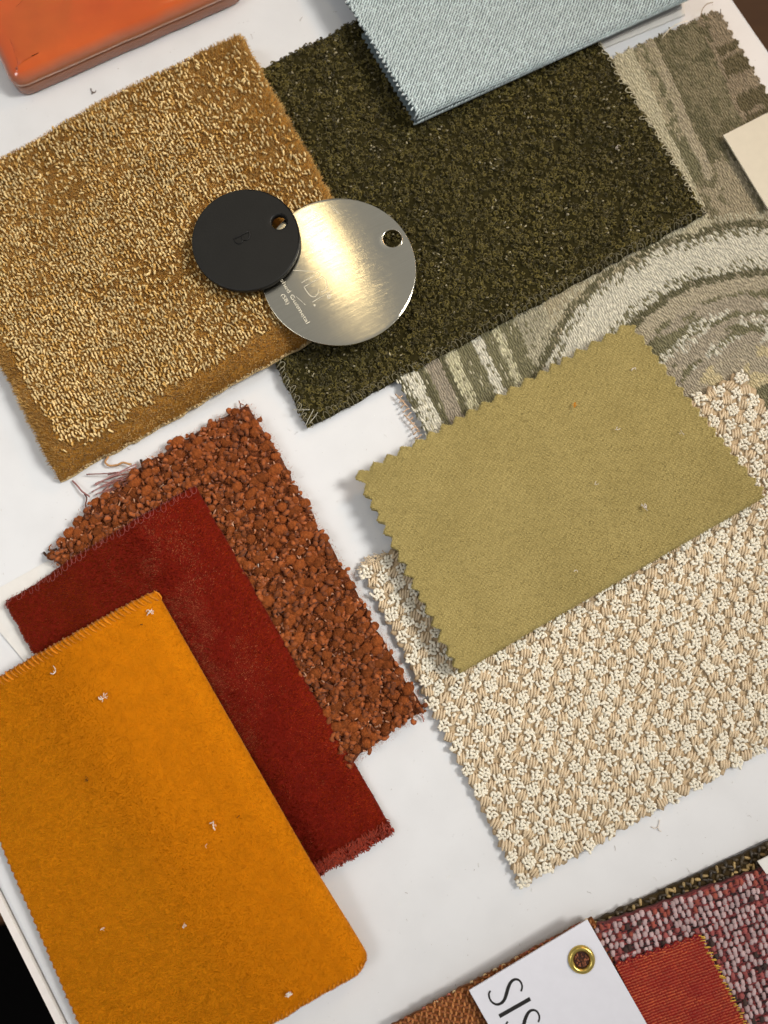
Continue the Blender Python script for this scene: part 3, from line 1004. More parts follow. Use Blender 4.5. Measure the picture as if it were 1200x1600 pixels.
Lk.new(mul.outputs[0], bp.inputs['Height'])
Lk.new(bp.outputs[0], b.inputs['Normal'])
b.inputs['Roughness'].default_value = 0.85
b.inputs['Specular IOR Level'].default_value = 0.15
b.inputs['Sheen Weight'].default_value = 0.12
b.inputs['Sheen Tint'].default_value = (*srgb(220, 208, 150), 1)
osf.solid('folded_cloth', m, olive, 0.0009)
# a thin fuzz over the cloth, denser on the cut edges
def olive_col(u, v, p, g):
    return srgb(172, 155, 96) * g.uniform(0.86, 1.12, (len(u), 1))
pile(osf, 70000, 0.6 * MM, 0.12 * MM, (0.3, 0.3), 0.55, olive_col, 'nap', M_fibre, olive, vlim=(0, sf), edge_splay=0.3, seed=8)
g = np.random.default_rng(44)
mb = MB()
for side, n in (('v0', 1500), ('u1', 1200), ('u0', 500)):
    t = g.uniform(0, 1, n)
    if side == 'v0': U, Vv, ang = t, g.uniform(0, 0.004, n), -R(90)
    if side == 'u1': U, Vv, ang = 1 - g.uniform(0, 0.004, n), t * st, 0.0
    if side == 'u0': U, Vv, ang = g.uniform(0, 0.003, n), t * st, R(180)
    Mx, Px, _ = frames(osf, U, Vv, ang + g.normal(0, 0.5, n), 0.62 * MM, 0.10 * MM, 0.10 * MM, g.normal(-0.1, 0.4, n), -0.15 * MM)
    mb.scatter(*ellipsoid(2, 4), Mx, Px, srgb(188, 172, 108) * g.uniform(0.75, 1.15, (n, 1)))
stuff(mb.build('edge_fuzz', M_thread, olive))

# ================================================================== RUST BOUCLE
rust = thing('rust_boucle', 'chunky rust brown knotted boucle swatch with a frayed left edge', 'fabric swatch')
u, v = grid(80, 90)
xy = patch_xy(RUST, u, v, 0.0042, {e: rough_edge(50 + i, 1.2 * MM, 22) for i, e in enumerate(('u0', 'u1', 'v0', 'v1'))})
d = np.minimum(np.minimum(u, 1 - u) * 0.1, np.minimum(v, 1 - v) * 0.14)
xy = xy - nrm(xy[0, -1] - xy[0, 0]) * (0.0065 * np.sin(math.pi * u ** 0.8) * np.clip(1 - v / 0.5, 0, 1))[..., None]
z = 0.0038 + 0.0005 * noise(u * 12, v * 14, 6) - drop(d, 0.002) + 0.002 * smooth(0.75, 1, u) * smooth(0.5, 0.75, v)
rs = Surf(np.concatenate([xy, z[..., None]], -1))
bot = rs.p.copy()
bot[..., 2] = 0.0004 + 0.0038 * smooth(0.78, 0.95, u) * smooth(0.4, 0.55, v)
rs.solid('ground_cloth', fabric('rust_ground', srgb(92, 46, 22), 0.9, 0.1, 0.15, 0.3, 600, 0.5, 1500), rust, None, bot)
def knot_mesh(seed):
    """a nub of looped yarn: three or four plump wraps side by side, about one unit long"""
    g = np.random.default_rng(seed)
    bv, bf = ellipsoid(5, 8, 0.10, 3)
    mb = MB()
    bv, bf = ellipsoid(13, 12, 0.05, 3)
    V = bv * np.array([1.0, 0.92, 0.85])
    f = 1 + 0.14 * (noise(V[:, 0] * 1.7 + 5 + seed, V[:, 1] * 1.7 + V[:, 2] * 1.2 + 9, seed, 2) - 0.5) * 2 + 0.04 * np.sin(V[:, 0] * 8.5 + V[:, 1] * 2.5 + seed)
    mb.add(V * f[:, None], bf)
    return mb.mesh('yarn_knot')
M_rust = fabric('rust_yarn', srgb(152, 80, 36), 0.85, 0.08, 0.12, 0.42, 2.6, 1.0, 7, sheen_tint=tuple(srgb(230, 160, 100)), stretch=(3.0, 0.8, 0.8))
nt = M_rust.node_tree
oi = nt.nodes.new('ShaderNodeObjectInfo')
mrr = nt.nodes.new('ShaderNodeMapRange')
mrr.inputs['To Min'].default_value, mrr.inputs['To Max'].default_value = 0.60, 1.12
nt.links.new(oi.outputs['Random'], mrr.inputs['Value'])
sc_ = nt.nodes.new('ShaderNodeVectorMath')
sc_.operation = 'SCALE'
pb = nt.nodes['Principled BSDF']
nt.links.new(pb.inputs['Base Color'].links[0].from_socket, sc_.inputs[0])
nt.links.new(mrr.outputs[0], sc_.inputs['Scale'])
nt.links.new(sc_.outputs[0], pb.inputs['Base Color'])
knots = [knot_mesh(i) for i in range(8)]
for me in knots: me.materials.append(M_rust)
g = np.random.default_rng(77)
pu, pv = 4.85 * MM / rs.Lu, 3.75 * MM / rs.Lv
a_, b_ = np.meshgrid(np.arange(0.2, 1 / pu), np.arange(0.2, 1 / pv), indexing='ij')
rowi = np.arange(a_.shape[1])[None]
uu = ((a_ + 0.5 * (rowi % 2) + g.normal(0, 0.13, a_.shape)) * pu).ravel()
vv = ((b_ + g.normal(0, 0.17, a_.shape)) * pv).ravel()
ok = (uu > 0.004) & (uu < 0.998) & (vv > 0.004) & (vv < 0.998)
uu, vv = uu[ok], vv[ok]
p = rs.at(uu, vv)[0]
ctr = np.mean(RED, 0)
ok = ~inpoly(pix(p), [tuple(ctr + (np.array(c) - ctr) * 0.99) for c in RED]) & in_frame(p, 0)
uu, vv = uu[ok], vv[ok]
n = len(uu)
sc = g.uniform(0.62, 1.18, n) * MM
Mx, Px, _ = frames(rs, uu, vv, g.normal(0, 0.35, n), 2.15 * sc * g.uniform(0.9, 1.3, n), 2.1 * sc, 2.2 * sc, g.normal(0, 0.15, n), 0.75 * MM)
vis = np.argsort(np.hypot(*(pix(Px) - np.array([480, 880])).T))
place_parts(rust, 'yarn_knot', knots, Mx[vis], Px[vis], 300, 5)
# shiny pinkish binding threads between the knots
g = np.random.default_rng(78)
n = 2600
uu, vv = g.uniform(0.005, 0.995, n), g.uniform(0.005, 0.995, n)
p = rs.at(uu, vv)[0]
ok = ~inpoly(pix(p), [tuple(ctr + (np.array(c) - ctr) * 0.95) for c in RED]) & in_frame(p)
uu, vv = uu[ok], vv[ok]
n = len(uu)
Mx, Px, _ = frames(rs, uu, vv, np.where(g.random(n) < 0.6, R(90), 0.2) + g.normal(0, 0.5, n), g.uniform(0.5, 1.15, n) * MM, 0.34 * MM, 0.34 * MM, g.normal(0, 0.3, n), g.uniform(0.5, 1.4, n) * MM)
ch = g.random((n, 1))
col = np.where(ch < 0.32, srgb(206, 156, 122), np.where(ch < 0.6, srgb(120, 70, 48), srgb(172, 100, 48))) * g.uniform(0.75, 1.15, (n, 1))
mb = MB()
mb.scatter(*ellipsoid(4, 5, 0.15, 2), Mx, Px, col)
# smaller loops of the same brown filling gaps
n = 900
uu, vv = g.uniform(0.005, 0.995, n), g.uniform(0.005, 0.995, n)
p = rs.at(uu, vv)[0]
ok = ~inpoly(pix(p), [tuple(ctr + (np.array(c) - ctr) * 0.95) for c in RED]) & in_frame(p)
uu, vv = uu[ok], vv[ok]
n = len(uu)
Mx, Px, _ = frames(rs, uu, vv, g.uniform(0, 6.28, n), g.uniform(1.0, 1.7, n) * MM, 0.8 * MM, 0.8 * MM, g.normal(0, 0.3, n), 0.9 * MM)
mb.scatter(*ellipsoid(4, 6, 0.12, 2), Mx, Px, srgb(160, 84, 34) * g.uniform(0.6, 1.15, (n, 1)))
stuff(mb.build('binding_threads', M_silk, rust))
def rust_col(uu, vv, g):
    return srgb(150, 80, 36) * g.uniform(0.5, 1.25, (len(uu), 1))
curls(rs, 1900, 1.35 * MM, rust_col, 'looped_yarn', M_thread, rust, (RED,), seed=6, lift=1.35 * MM, turns=0.2, thick=0.5)
# loose fibre fuzz over the knots
g = np.random.default_rng(79)
n = 70000
uu, vv = g.uniform(0.0, 1, n), g.uniform(0.0, 1, n)
p, tu, tv, nn = rs.at(uu, vv)
ok = ~inpoly(pix(p), [tuple(ctr + (np.array(c) - ctr) * 0.95) for c in RED]) & in_frame(p)
p = p[ok] + nn[ok] * (g.uniform(1.0, 2.9, (ok.sum(), 1)) * MM)
dv_ = nrm(g.normal(size=p.shape) * np.array([1, 1, 0.5])) * (g.uniform(0.5, 1.3, (len(p), 1)) * MM)
sd_ = nrm(np.cross(dv_, g.normal(size=p.shape))) * 0.055 * MM
V = np.stack([p - sd_, p + sd_, p + dv_], 1).reshape(-1, 3)
col = np.repeat(srgb(168, 90, 42) * g.uniform(0.6, 1.4, (len(p), 1)), 3, 0)
stuff(link_mesh('yarn_fuzz', mesh_np('yarn_fuzz', V, np.arange(len(V)).reshape(-1, 3), col), rust, M_fibre))
# frayed ends on the left
mb = MB()
def wisp(pts, z0, z1, r, col, sides=5):
    pts = np.array(pts, float)
    t = np.linspace(0, len(pts) - 1, 5 * len(pts))
    x, y = np.interp(t, np.arange(len(pts)), pts[:, 0]), np.interp(t, np.arange(len(pts)), pts[:, 1])
    ker = np.array([0.2, 0.6, 0.2])
    for _ in range(4):
        x[1:-1], y[1:-1] = np.convolve(x, ker, 'valid'), np.convolve(y, ker, 'valid')
    mb.tube(W(x, y, np.linspace(z0, z1, len(x))), r, sides, srgb(*col))
wisp([(205, 726), (192, 722), (183, 727), (170, 728), (163, 722), (170, 713), (166, 708)], 0.003, 0.001, 0.45 * MM, (186, 140, 92))
wisp([(140, 776), (128, 768), (120, 758), (113, 751)], 0.0028, 0.001, 0.35 * MM, (150, 104, 100))
wisp([(138, 800), (133, 790), (136, 778), (132, 772)], 0.0028, 0.001, 0.3 * MM, (110, 72, 60))
wisp([(88, 858), (82, 860), (76, 859)], 0.003, 0.001, 0.5 * MM, (58, 36, 24))
wisp([(80, 868), (72, 868), (68, 863)], 0.002, 0.001, 0.5 * MM, (58, 36, 24))
wisp([(282, 702), (278, 690), (276, 682)], 0.004, 0.002, 0.5 * MM, (90, 66, 64))
wisp([(222, 724), (220, 719)], 0.004, 0.002, 0.6 * MM, (44, 30, 20))
wisp([(655, 1110), (660, 1118), (662, 1128)], 0.003, 0.001, 0.2 * MM, (190, 140, 130))
wisp([(650, 1112), (657, 1118), (663, 1124)], 0.003, 0.001, 0.2 * MM, (170, 120, 110))
for i in range(16):
    g2 = np.random.default_rng(i)
    x, y = 190 + g2.normal(0, 8), 752 + g2.normal(0, 7)
    wisp([(x + 8, y - 5), (x - 8, y + g2.normal(0, 2)), (x - 30 - g2.uniform(0, 14), y + 10 + g2.normal(0, 5))], 0.0045, 0.002, 0.26 * MM, (176, 128, 122) if i % 2 else (140, 92, 84), 4)
for i in range(46):
    g2 = np.random.default_rng(100 + i)
    t = g2.uniform(0, 1)
    x, y = 78 + 310 * t + g2.normal(0, 3), 866 - 236 * t + g2.normal(0, 3)
    a = g2.uniform(2.2, 4.6)
    L = g2.uniform(6, 14)
    wisp([(x, y), (x + L * 0.6 * math.cos(a), y + L * 0.6 * math.sin(a) * 0.8), (x + L * math.cos(a + 0.4), y + L * math.sin(a + 0.4) * 0.8)], 0.0035, 0.002, 0.24 * MM, [(150, 84, 40), (100, 60, 44), (180, 130, 112)][i % 3], 4)
stuff(mb.build('frayed_ends', M_thread, rust))

# ================================================================== WHITE LABEL CARD UNDER THE RED VELVET
card('label_card', [(-40, 940), (143, 838), (150, 837), (157, 843), (190, 900), (60, 1060)], 0.0003, 0.0009, m_paper, 'white card peeking out from under the dark red velvet')

# ================================================================== RED VELVET
red = thing('red_velvet', 'dark rust red velvet swatch between the mustard velvet and the rust boucle', 'fabric swatch')
u, v = grid(100, 130)
xy = patch_xy(RED, u, v, 0.0088, {'u0': rough_edge(60, 0.5 * MM, 80), 'v0': rough_edge(61, 0.4 * MM, 60), 'u1': rough_edge(62, 0.25 * MM, 30), 'v1': rough_edge(63, 0.9 * MM, 60)})
d0 = np.minimum((1 - u) * 0.09, v * 0.158)
rbase = 0.0010 + 0.0046 * smooth(0.16, 0.38, u) * smooth(0.86, 0.62, v)
z = rbase + 0.0034 - drop((1 - u) * 0.09, 0.0065) * 0.42 - drop(v * 0.158, 0.0012) - drop((1 - v) * 0.158, 0.0020) - drop(u * 0.09, 0.0015) + 0.0009 * np.exp(-((u - 0.72) / 0.09) ** 2) * smooth(1.0, 0.6, v) + 0.0008 * (noise(u * 3, v * 4, 15, 2) - 0.5)
rv = Surf(np.concatenate([xy, z[..., None]], -1))
bot = rv.p.copy()
bot[..., 2] = rbase
rv.solid('backing_cloth', fabric('red_backing', srgb(110, 22, 10), 0.9, 0.1, 0.1, 0.15, 300, 0.3, 2000), red, None, bot)
M_redpile = fabric('red_pile', None, 0.8, 0.08, 0.0, 0.08, 400, sheen_tint=tuple(srgb(240, 130, 60)))
covr = ([tuple(np.mean(MUST, 0) + (np.array(c) - np.mean(MUST, 0)) * 0.96) for c in MUST],)
def red_col(u, v, p, g):
    nzz = noise(u * 9, v * 11, 90, 3)[:, None]
    c = (srgb(132, 29, 5) * (1 - nzz) + srgb(182, 68, 22) * nzz) * g.uniform(0.6, 1.3, (len(u), 1))
    # velvet sheen painted in: a stripe of fibres coloured paler, as if catching light
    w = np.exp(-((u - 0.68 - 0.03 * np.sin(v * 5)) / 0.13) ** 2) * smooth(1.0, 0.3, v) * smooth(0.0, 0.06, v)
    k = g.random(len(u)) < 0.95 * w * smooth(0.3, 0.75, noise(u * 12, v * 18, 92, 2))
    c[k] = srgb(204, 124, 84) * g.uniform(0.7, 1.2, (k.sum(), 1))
    k = g.random(len(u)) < 0.012
    c[k] = srgb(196, 112, 76) * g.uniform(0.8, 1.2, (k.sum(), 1))
    return c
def red_lean(u, v):
    w = noise(u * 3, v * 5, 103, 2) - 0.5
    return -0.95 + 2.1 * smooth(0.5, 1.0, u) + 0.45 * w, 0.1 + 0.3 * w
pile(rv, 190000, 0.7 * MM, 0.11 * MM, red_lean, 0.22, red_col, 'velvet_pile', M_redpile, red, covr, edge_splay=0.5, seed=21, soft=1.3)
ol = overlock(rv, 'v0', 40, 2.4 * MM, 0.06 * MM, srgb(170, 92, 84), 0.2, 77, 1.2 * MM, 0.0, 1.0)
stuff(ol.build('overlock_thread', M_thread, red))
mb = MB()
g = np.random.default_rng(79)
n = 900
U, Vv = g.uniform(0.3, 1, n), 1 - g.uniform(0, 0.035, n)
Mx, Px, _ = frames(rv, U, Vv, R(90) + g.normal(0, 0.7, n), g.uniform(0.7, 1.5, n) * MM, 0.2 * MM, 0.2 * MM, g.normal(-0.1, 0.4, n), 0.5 * MM)
mb.scatter(*ellipsoid(3, 4), Mx, Px, srgb(152, 52, 28) * g.uniform(0.6, 1.2, (n, 1)))
n = 300
U, Vv = g.uniform(0, 0.008, n), g.uniform(0, 0.35, n)
Mx, Px, _ = frames(rv, U, Vv, R(180) + g.normal(0, 0.6, n), g.uniform(0.5, 1.1, n) * MM, 0.2 * MM, 0.2 * MM, g.normal(-0.1, 0.4, n), 0.1 * MM)
mb.scatter(*ellipsoid(3, 4), Mx, Px, srgb(146, 50, 28) * g.uniform(0.6, 1.2, (n, 1)))
stuff(mb.build('ragged_edge', M_thread, red))

# ================================================================== MUSTARD VELVET
must = thing('mustard_velvet', 'mustard yellow velvet swatch with stitched top edge at the lower left', 'fabric swatch')
u, v = grid(120, 150)
xy = patch_xy(MUST, u, v, 0.0125, {'u0': lambda t: zig(96, 0.9 * MM)(t), 'v0': rough_edge(70, 0.4 * MM, 40), 'v1': rough_edge(71, 0.4 * MM, 40)})
Lu_, Lv_ = 0.10, 0.178
du1 = (1 - u) * Lu_
dv1 = (1 - v) * Lv_
corner = np.where((du1 < 0.006) & (dv1 < 0.006), np.maximum(0, np.hypot(0.006 - du1, 0.006 - dv1) - 0.006), 0)
mbase = 0.0005 + 0.0092 * smooth(-0.25, 0.62, u) * (1 - 0.55 * smooth(0.66, 1.0, v))
mthick = 0.0028 + 0.0026 * smooth(0.3, 0.7, u)
z = mbase + mthick - drop(du1, 0.0085) * 0.62 - drop(v * Lv_, 0.0016) - drop(dv1, 0.0035) + 0.001 * (noise(u * 3, v * 4, 25, 2) - 0.5)
z = np.maximum(z, mbase + 0.0006)
ms = Surf(np.concatenate([xy, z[..., None]], -1))
# pull the far corner in a little so that it is rounded
pc_ = ms.p
rc = 0.0065
eu_, ev_ = nrm((pc_[-1, 75] - pc_[0, 75])[:2]), nrm((pc_[60, -1] - pc_[60, 0])[:2])
qa, qb = np.clip(rc - du1, 0, rc), np.clip(rc - dv1, 0, rc)
f_ = np.maximum(qa, qb) / (np.hypot(qa, qb) + 1e-9)
f_ = np.where((qa > 0) & (qb > 0), f_, 1.0)
pc_[..., :2] += (eu_ * (qa * (f_ - 1))[..., None] + ev_ * (qb * (f_ - 1))[..., None])
ms = Surf(pc_)
bot = ms.p.copy()
bot[..., 2] = mbase + 0.0002
ms.solid('backing_cloth', fabric('mustard_backing', srgb(200, 118, 3), 0.9, 0.1, 0.1, 0.08, 300, 0.3, 2000), must, None, bot)
M_mpile = fabric('mustard_pile', None, 0.7, 0.45, 0.06, 0.05, 400, sheen_tint=tuple(srgb(255, 184, 30)))
def must_col(u, v, p, g):
    nzz = noise(u * 7, v * 10, 95, 3)[:, None]
    return (srgb(204, 121, 2) * (1 - nzz) + srgb(220, 141, 5) * nzz) * g.uniform(0.8, 1.15, (len(u), 1))
def must_lean(u, v):
    # brushed pile: lean shaped for the shading, away from the light at lower left, towards it along the right fold
    w = noise(u * 3, v * 4, 101, 2) - 0.5
    return -0.72 + 1.55 * smooth(0.35, 1.0, u + 0.30 * (0.5 - v)) + 0.28 * w, 0.35 - 0.7 * smooth(0.6, 0.0, v) + 0.2 * w
pile(ms, 280000, 0.48 * MM, 0.095 * MM, must_lean, 0.18, must_col, 'velvet_pile', M_mpile, must, edge_splay=0.35, seed=22, soft=1.3)
mb = MB()
g = np.random.default_rng(81)
for i in range(46):     # satin overcast stitches along the top edge
    t = (i + 0.5) / 46
    d0 = np.array([-0.5, 0.3, 1.6, 3.0, 3.9]) * MM
    U = t + np.array([0, 0.002, 0.009, 0.017, 0.024]) + g.normal(0, 0.0012)
    p, tu, tv, nn = ms.at(np.clip(U, 0, 1), np.clip(d0 / ms.Lv, 0, 1))
    p[0] += -tv[0] * 0.7 * MM - nn[0] * 0.8 * MM
    p = p + nn * (np.array([-0.1, 0.4, 0.45, 0.4, 0.1])[:, None] * MM)
    sb = MB()
    sb.tube(p, np.array([0.25, 0.42, 0.46, 0.36, 0.15]) * MM * g.uniform(0.6, 1.1), 6, srgb(206, 124, 8) * g.uniform(0.8, 1.2))
    if in_frame(p[:1], 5)[0]: sb.build('stitch', M_thread, must)
for i in range(26):     # the same along the bottom edge
    t = 0.55 + 0.43 * (i + 0.5) / 26
    d0 = np.array([0.9, 1.8, 3.0]) * MM
    U = t + np.array([0, 0.004, 0.010])
    p, tu, tv, nn = ms.at(np.clip(U, 0, 1), np.clip(1 - d0 / ms.Lv, 0, 1))
    sb = MB()
    sb.tube(p + nn * (np.array([0.0, 0.35, 0.2])[:, None] * MM), np.array([0.22, 0.32, 0.15]) * MM, 5, srgb(206, 128, 10) * g.uniform(0.85, 1.15))
    if in_frame(p[:1], 5)[0]: sb.build('stitch', M_thread, must)

# ================================================================== ORANGE GLAZED TILE
tile = thing('glazed_tile', 'glossy orange glazed tile with a brown rounded edge in the top left corner', 'tile')
def rounded_poly(P, r, n=8):
    P = np.array(P, float)
    out = []
    for i in range(len(P)):
        a, b, c = P[i - 1], P[i], P[(i + 1) % len(P)]
        d1, d2 = nrm(a - b), nrm(c - b)
        p1, p2 = b + d1 * r, b + d2 * r
        for t in np.linspace(0, 1, n):
            out.append((1 - t) ** 2 * p1 + 2 * t * (1 - t) * b + t * t * p2)
    return np.array(out)
TZ = 0.0105
tp = [W(x, y, 0.0)[:2] for x, y in [(34, 156), (388, 0), (250, -270), (-100, -120)]]
tp = rounded_poly(tp, 0.0075, 10)
# subdivide long sides and give the hand-cut outline a slight wobble
dens_ = []
for i in range(len(tp)):
    a, b_2 = tp[i], tp[(i + 1) % len(tp)]
    k = max(1, int(np.linalg.norm(b_2 - a) / 0.003))
    for t in np.arange(k) / k: dens_.append(a + (b_2 - a) * t)
tp = np.array(dens_)
ctr = tp.mean(0)
rad = nrm(tp - ctr)
wob = 0.0009 * (noise(tp[:, 0] * 60 + 9, tp[:, 1] * 60 + 9, 8, 2) - 0.5)
tp = tp + rad * wob[:, None]
def lathe_outline(pts, rings):
    n = len(pts)
    area2 = (pts[:, 0] * np.roll(pts[:, 1], -1) - np.roll(pts[:, 0], -1) * pts[:, 1]).sum()
    if area2 < 0: pts = pts[::-1]
    tan = nrm(np.roll(pts, -2, 0) - np.roll(pts, 2, 0))
    inn = np.stack([-tan[:, 1], tan[:, 0]], -1)
    V = np.concatenate([np.concatenate([pts + inn * d, np.full((n, 1), z)], 1) for d, z in rings])
    F = []
    for k in range(len(rings) - 1):
        i = np.arange(n)
        j = (i + 1) % n
        F.append(np.stack([k * n + i, k * n + j, (k + 1) * n + j, (k + 1) * n + i], -1))
    return V, np.concatenate(F), n
V, F, n = lathe_outline(tp, [(0.0006, 0.0), (0.0, 0.0008), (0.0, 0.0042), (0.0003, 0.0052), (0.0007, 0.0056)])
Vc = np.concatenate([V, [[*ctr, 0.0]], [[*ctr, 0.0056]]])
Tt = np.array([[(len(V)), (i + 1) % n, i] for i in range(n)] + [[len(V) + 1, len(V) - n + i, len(V) - n + (i + 1) % n] for i in range(n)])
link_mesh('clay_body', mesh_np('clay_body', Vc, [F, Tt]), tile, None)
m, nt, b = mat_base('glazed_clay')
nz = nt.nodes.new('ShaderNodeTexNoise')
nz.inputs['Scale'].default_value = 180
cr = nt.nodes.new('ShaderNodeValToRGB')
cr.color_ramp.elements[0].color = (*srgb(122, 70, 46), 1)
cr.color_ramp.elements[1].color = (*srgb(168, 112, 82), 1)
nt.links.new(nz.outputs['Fac'], cr.inputs[0])
nt.links.new(cr.outputs[0], b.inputs['Base Color'])
b.inputs['Roughness'].default_value = 0.25
b.inputs['Coat Weight'].default_value = 0.6
b.inputs['Coat Roughness'].default_value = 0.08
M_clay = m
bpy.data.objects[-1] if False else None
for o in tile.children: o.data.materials.append(M_clay)
rings = [(0.0004, 0.0053), (-0.0002, 0.0059), (-0.0001, 0.0068), (0.0008, 0.0082), (0.0020, 0.0092), (0.0036, 0.0099), (0.0058, 0.0103), (0.0095, TZ), (0.016, TZ - 0.0001), (0.028, TZ - 0.0002)]
V, F, n = lathe_outline(tp, rings)
V[n * 5:, 2] += 0.0009 * (noise(V[n * 5:, 0] * 45 + 9, V[n * 5:, 1] * 45 + 9, 18, 2) - 0.5)
Vc = np.concatenate([V, [[*ctr, TZ - 0.0003]]])
Tt = np.array([[len(V), len(V) - n + i, len(V) - n + (i + 1) % n] for i in range(n)])
tcol = np.zeros((len(Vc), 3))
ring_id = np.concatenate([np.repeat(np.arange(len(rings)), n), [len(rings)]])
wob = noise(Vc[:, 0] * 90 + 9, Vc[:, 1] * 90 + 9, 28, 2)
thick = np.clip((ring_id - 2.2 + 1.2 * (wob - 0.5)) / 2.6, 0, 1)[:, None]
pool = (noise(Vc[:, 0] * 38 + 3, Vc[:, 1] * 38 + 3, 38, 2))[:, None]
rimc = np.where((ring_id <= 1)[:, None], srgb(206, 164, 136), srgb(160, 102, 74))  # lowest rings paler: the edge highlight line painted into the glaze colour
tcol[:] = (rimc * (1 - thick) + thick * (srgb(208, 94, 26) * (1 - pool) + srgb(188, 72, 6) * pool))
me = mesh_np('glaze', Vc, [F, Tt], tcol)
m = fabric('orange_glaze', None, 0.12, 0, 0.5, 0.05, 120)
pb = m.node_tree.nodes['Principled BSDF']
pb.inputs['Coat Weight'].default_value = 0.8
pb.inputs['Coat Roughness'].default_value = 0.04
pb.inputs['Subsurface Weight'].default_value = 0.15
pb.inputs['Subsurface Scale'].default_value = 0.002
link_mesh('glaze', me, tile, m)

# ================================================================== ROUND SAMPLE DISCS
def disc_mesh(name, R_, th, hole_c, hole_r, bevel, N=96, dome=0.0, hole_bevel=0.0006):
    """flat disc with a round hole: quads between nested loops that morph from the hole to the rim"""
    hc = np.array(hole_c, float)
    rings = []
    a = np.arange(N) / N * 2 * math.pi
    un = np.stack([np.cos(a), np.sin(a)], -1)
    def loop(t, z):            # t = 0 hole edge, 1 rim
        c = hc * (1 - t)
        r = hole_r + (R_ - hole_r) * t
        xy = c + un * r
        dz = dome * (1 - (np.linalg.norm(xy, axis=1) / R_) ** 2)
        return np.concatenate([xy, (z + dz)[:, None]], 1)
    def hloop(dr, z):
        xy = hc + un * (hole_r + dr)
        return np.concatenate([xy, np.full((N, 1), z)], 1) + np.array([0, 0, dome * (1 - (np.linalg.norm(hc) / R_) ** 2)])
    def rloop(dr, z): return np.concatenate([un * (R_ - dr), np.full((N, 1), z)], 1)
    hb = hole_bevel
    L = [hloop(0, 0.0), hloop(0, th - hb), hloop(0.1 * hb, th - hb * 0.6), hloop(0.4 * hb, th - hb * 0.2), hloop(hb, th)]
    t0 = (hb + 0.0008) / (R_ - hole_r)
    for t in np.linspace(t0, 1 - (bevel * 1.6) / (R_ - hole_r), 26): L.append(loop(t, np.full(N, th)))
    for k in range(6):
        an = k / 5 * math.pi / 2
        L.append(rloop(bevel * (1 - math.sin(an)), th - bevel * (1 - math.cos(an))))
    L += [rloop(0, 0.0002), rloop(0.0002, 0.0)]
    for t in np.linspace(1 - 0.001 / R_, 0, 6)[:-1]: L.append(loop(t, np.zeros(N)) - np.array([0, 0, 0]))
    V = np.concatenate(L)
    n = len(L)
    F = []
    i = np.arange(N)
    j = (i + 1) % N
    for k in range(n):
        k2 = (k + 1) % n
        F.append(np.stack([k * N + i, k2 * N + i, k2 * N + j, k * N + j], -1))
    return mesh_np(name, V, np.concatenate(F), None, V[:, :2])

def text_mesh(name, body, size, extrude=0.0):
    cu = bpy.data.curves.new(name, 'FONT')
    cu.body = body
    cu.size = size
    cu.extrude = extrude
    cu.align_x = 'CENTER'
    cu.align_y = 'CENTER'
    o = bpy.data.objects.new(name, cu)
    C.objects.link(o)
    dg = bpy.context.evaluated_depsgraph_get()
    me = bpy.data.meshes.new_from_object(o.evaluated_get(dg))
    bpy.data.objects.remove(o)
    bpy.data.curves.remove(cu)
    me.name = name
    return me

# brushed metal disc
MZ = 0.0168
mc = W(DISC_M[0], DISC_M[1], MZ)
mr_ = np.linalg.norm(W(650, 428, MZ) - W(407, 428, MZ)) / 2
metal = thing('metal_disc', 'round brushed gunmetal sample disc with engraved lettering and a hole', 'sample disc')
metal.location = mc - np.array([0, 0, 0.0015])
hole_m = W(613, 373, MZ) - mc
me = disc_mesh('metal_plate', mr_, 0.0015, hole_m[:2], 0.0036, 0.00025, 128, dome=0.0009, hole_bevel=0.00025)
m, nt, b = mat_base('brushed_gunmetal')
N, Lk = nt.nodes, nt.links
tc = N.new('ShaderNodeTexCoord')
BR = R(28)        # brush direction in the table plane
mp = N.new('ShaderNodeMapping')
mp.vector_type = 'POINT'
mp.inputs['Rotation'].default_value = (0, 0, -BR)
mp2 = N.new('ShaderNodeMapping')
mp2.inputs['Scale'].default_value = (60, 5000, 1)
nz = N.new('ShaderNodeTexNoise')
nz.inputs['Scale'].default_value = 1.0
nz.inputs['Detail'].default_value = 5
Lk.new(tc.outputs['Object'], mp.inputs[0])
Lk.new(mp.outputs[0], mp2.inputs[0])
Lk.new(mp2.outputs[0], nz.inputs['Vector'])
bp = N.new('ShaderNodeBump')
bp.inputs['Strength'].default_value = 0.32
bp.inputs['Distance'].default_value = 0.0001
Lk.new(nz.outputs['Fac'], bp.inputs['Height'])
Lk.new(bp.outputs[0], b.inputs['Normal'])
cr = N.new('ShaderNodeValToRGB')
cr.color_ramp.elements[0].color = (*srgb(206, 197, 174), 1)
cr.color_ramp.elements[1].color = (*srgb(232, 224, 202), 1)
Lk.new(nz.outputs['Fac'], cr.inputs[0])
Lk.new(cr.outputs[0], b.inputs['Base Color'])
b.inputs['Metallic'].default_value = 1.0
b.inputs['Roughness'].default_value = 0.18
b.inputs['Anisotropic'].default_value = 0.85
tg = N.new('ShaderNodeCombineXYZ')
tg.inputs[0].default_value, tg.inputs[1].default_value = -math.sin(BR), math.cos(BR)
Lk.new(tg.outputs[0], b.inputs['Tangent'])
metal_plate = link_mesh('metal_plate', me, metal, m)
m_etch = fabric('etched_metal', srgb(224, 214, 188), 0.6, 0, 0.5, 0.05, 900)
ztop = 0.0015 + 0.0009
def on_disc(x, y): return (W(x, y, MZ + 0.0009) - mc)[:2]
def dz_disc(xy): return 0.0015 + 0.0009 * (1 - (xy ** 2).sum(-1) / mr_ ** 2) + 0.00004
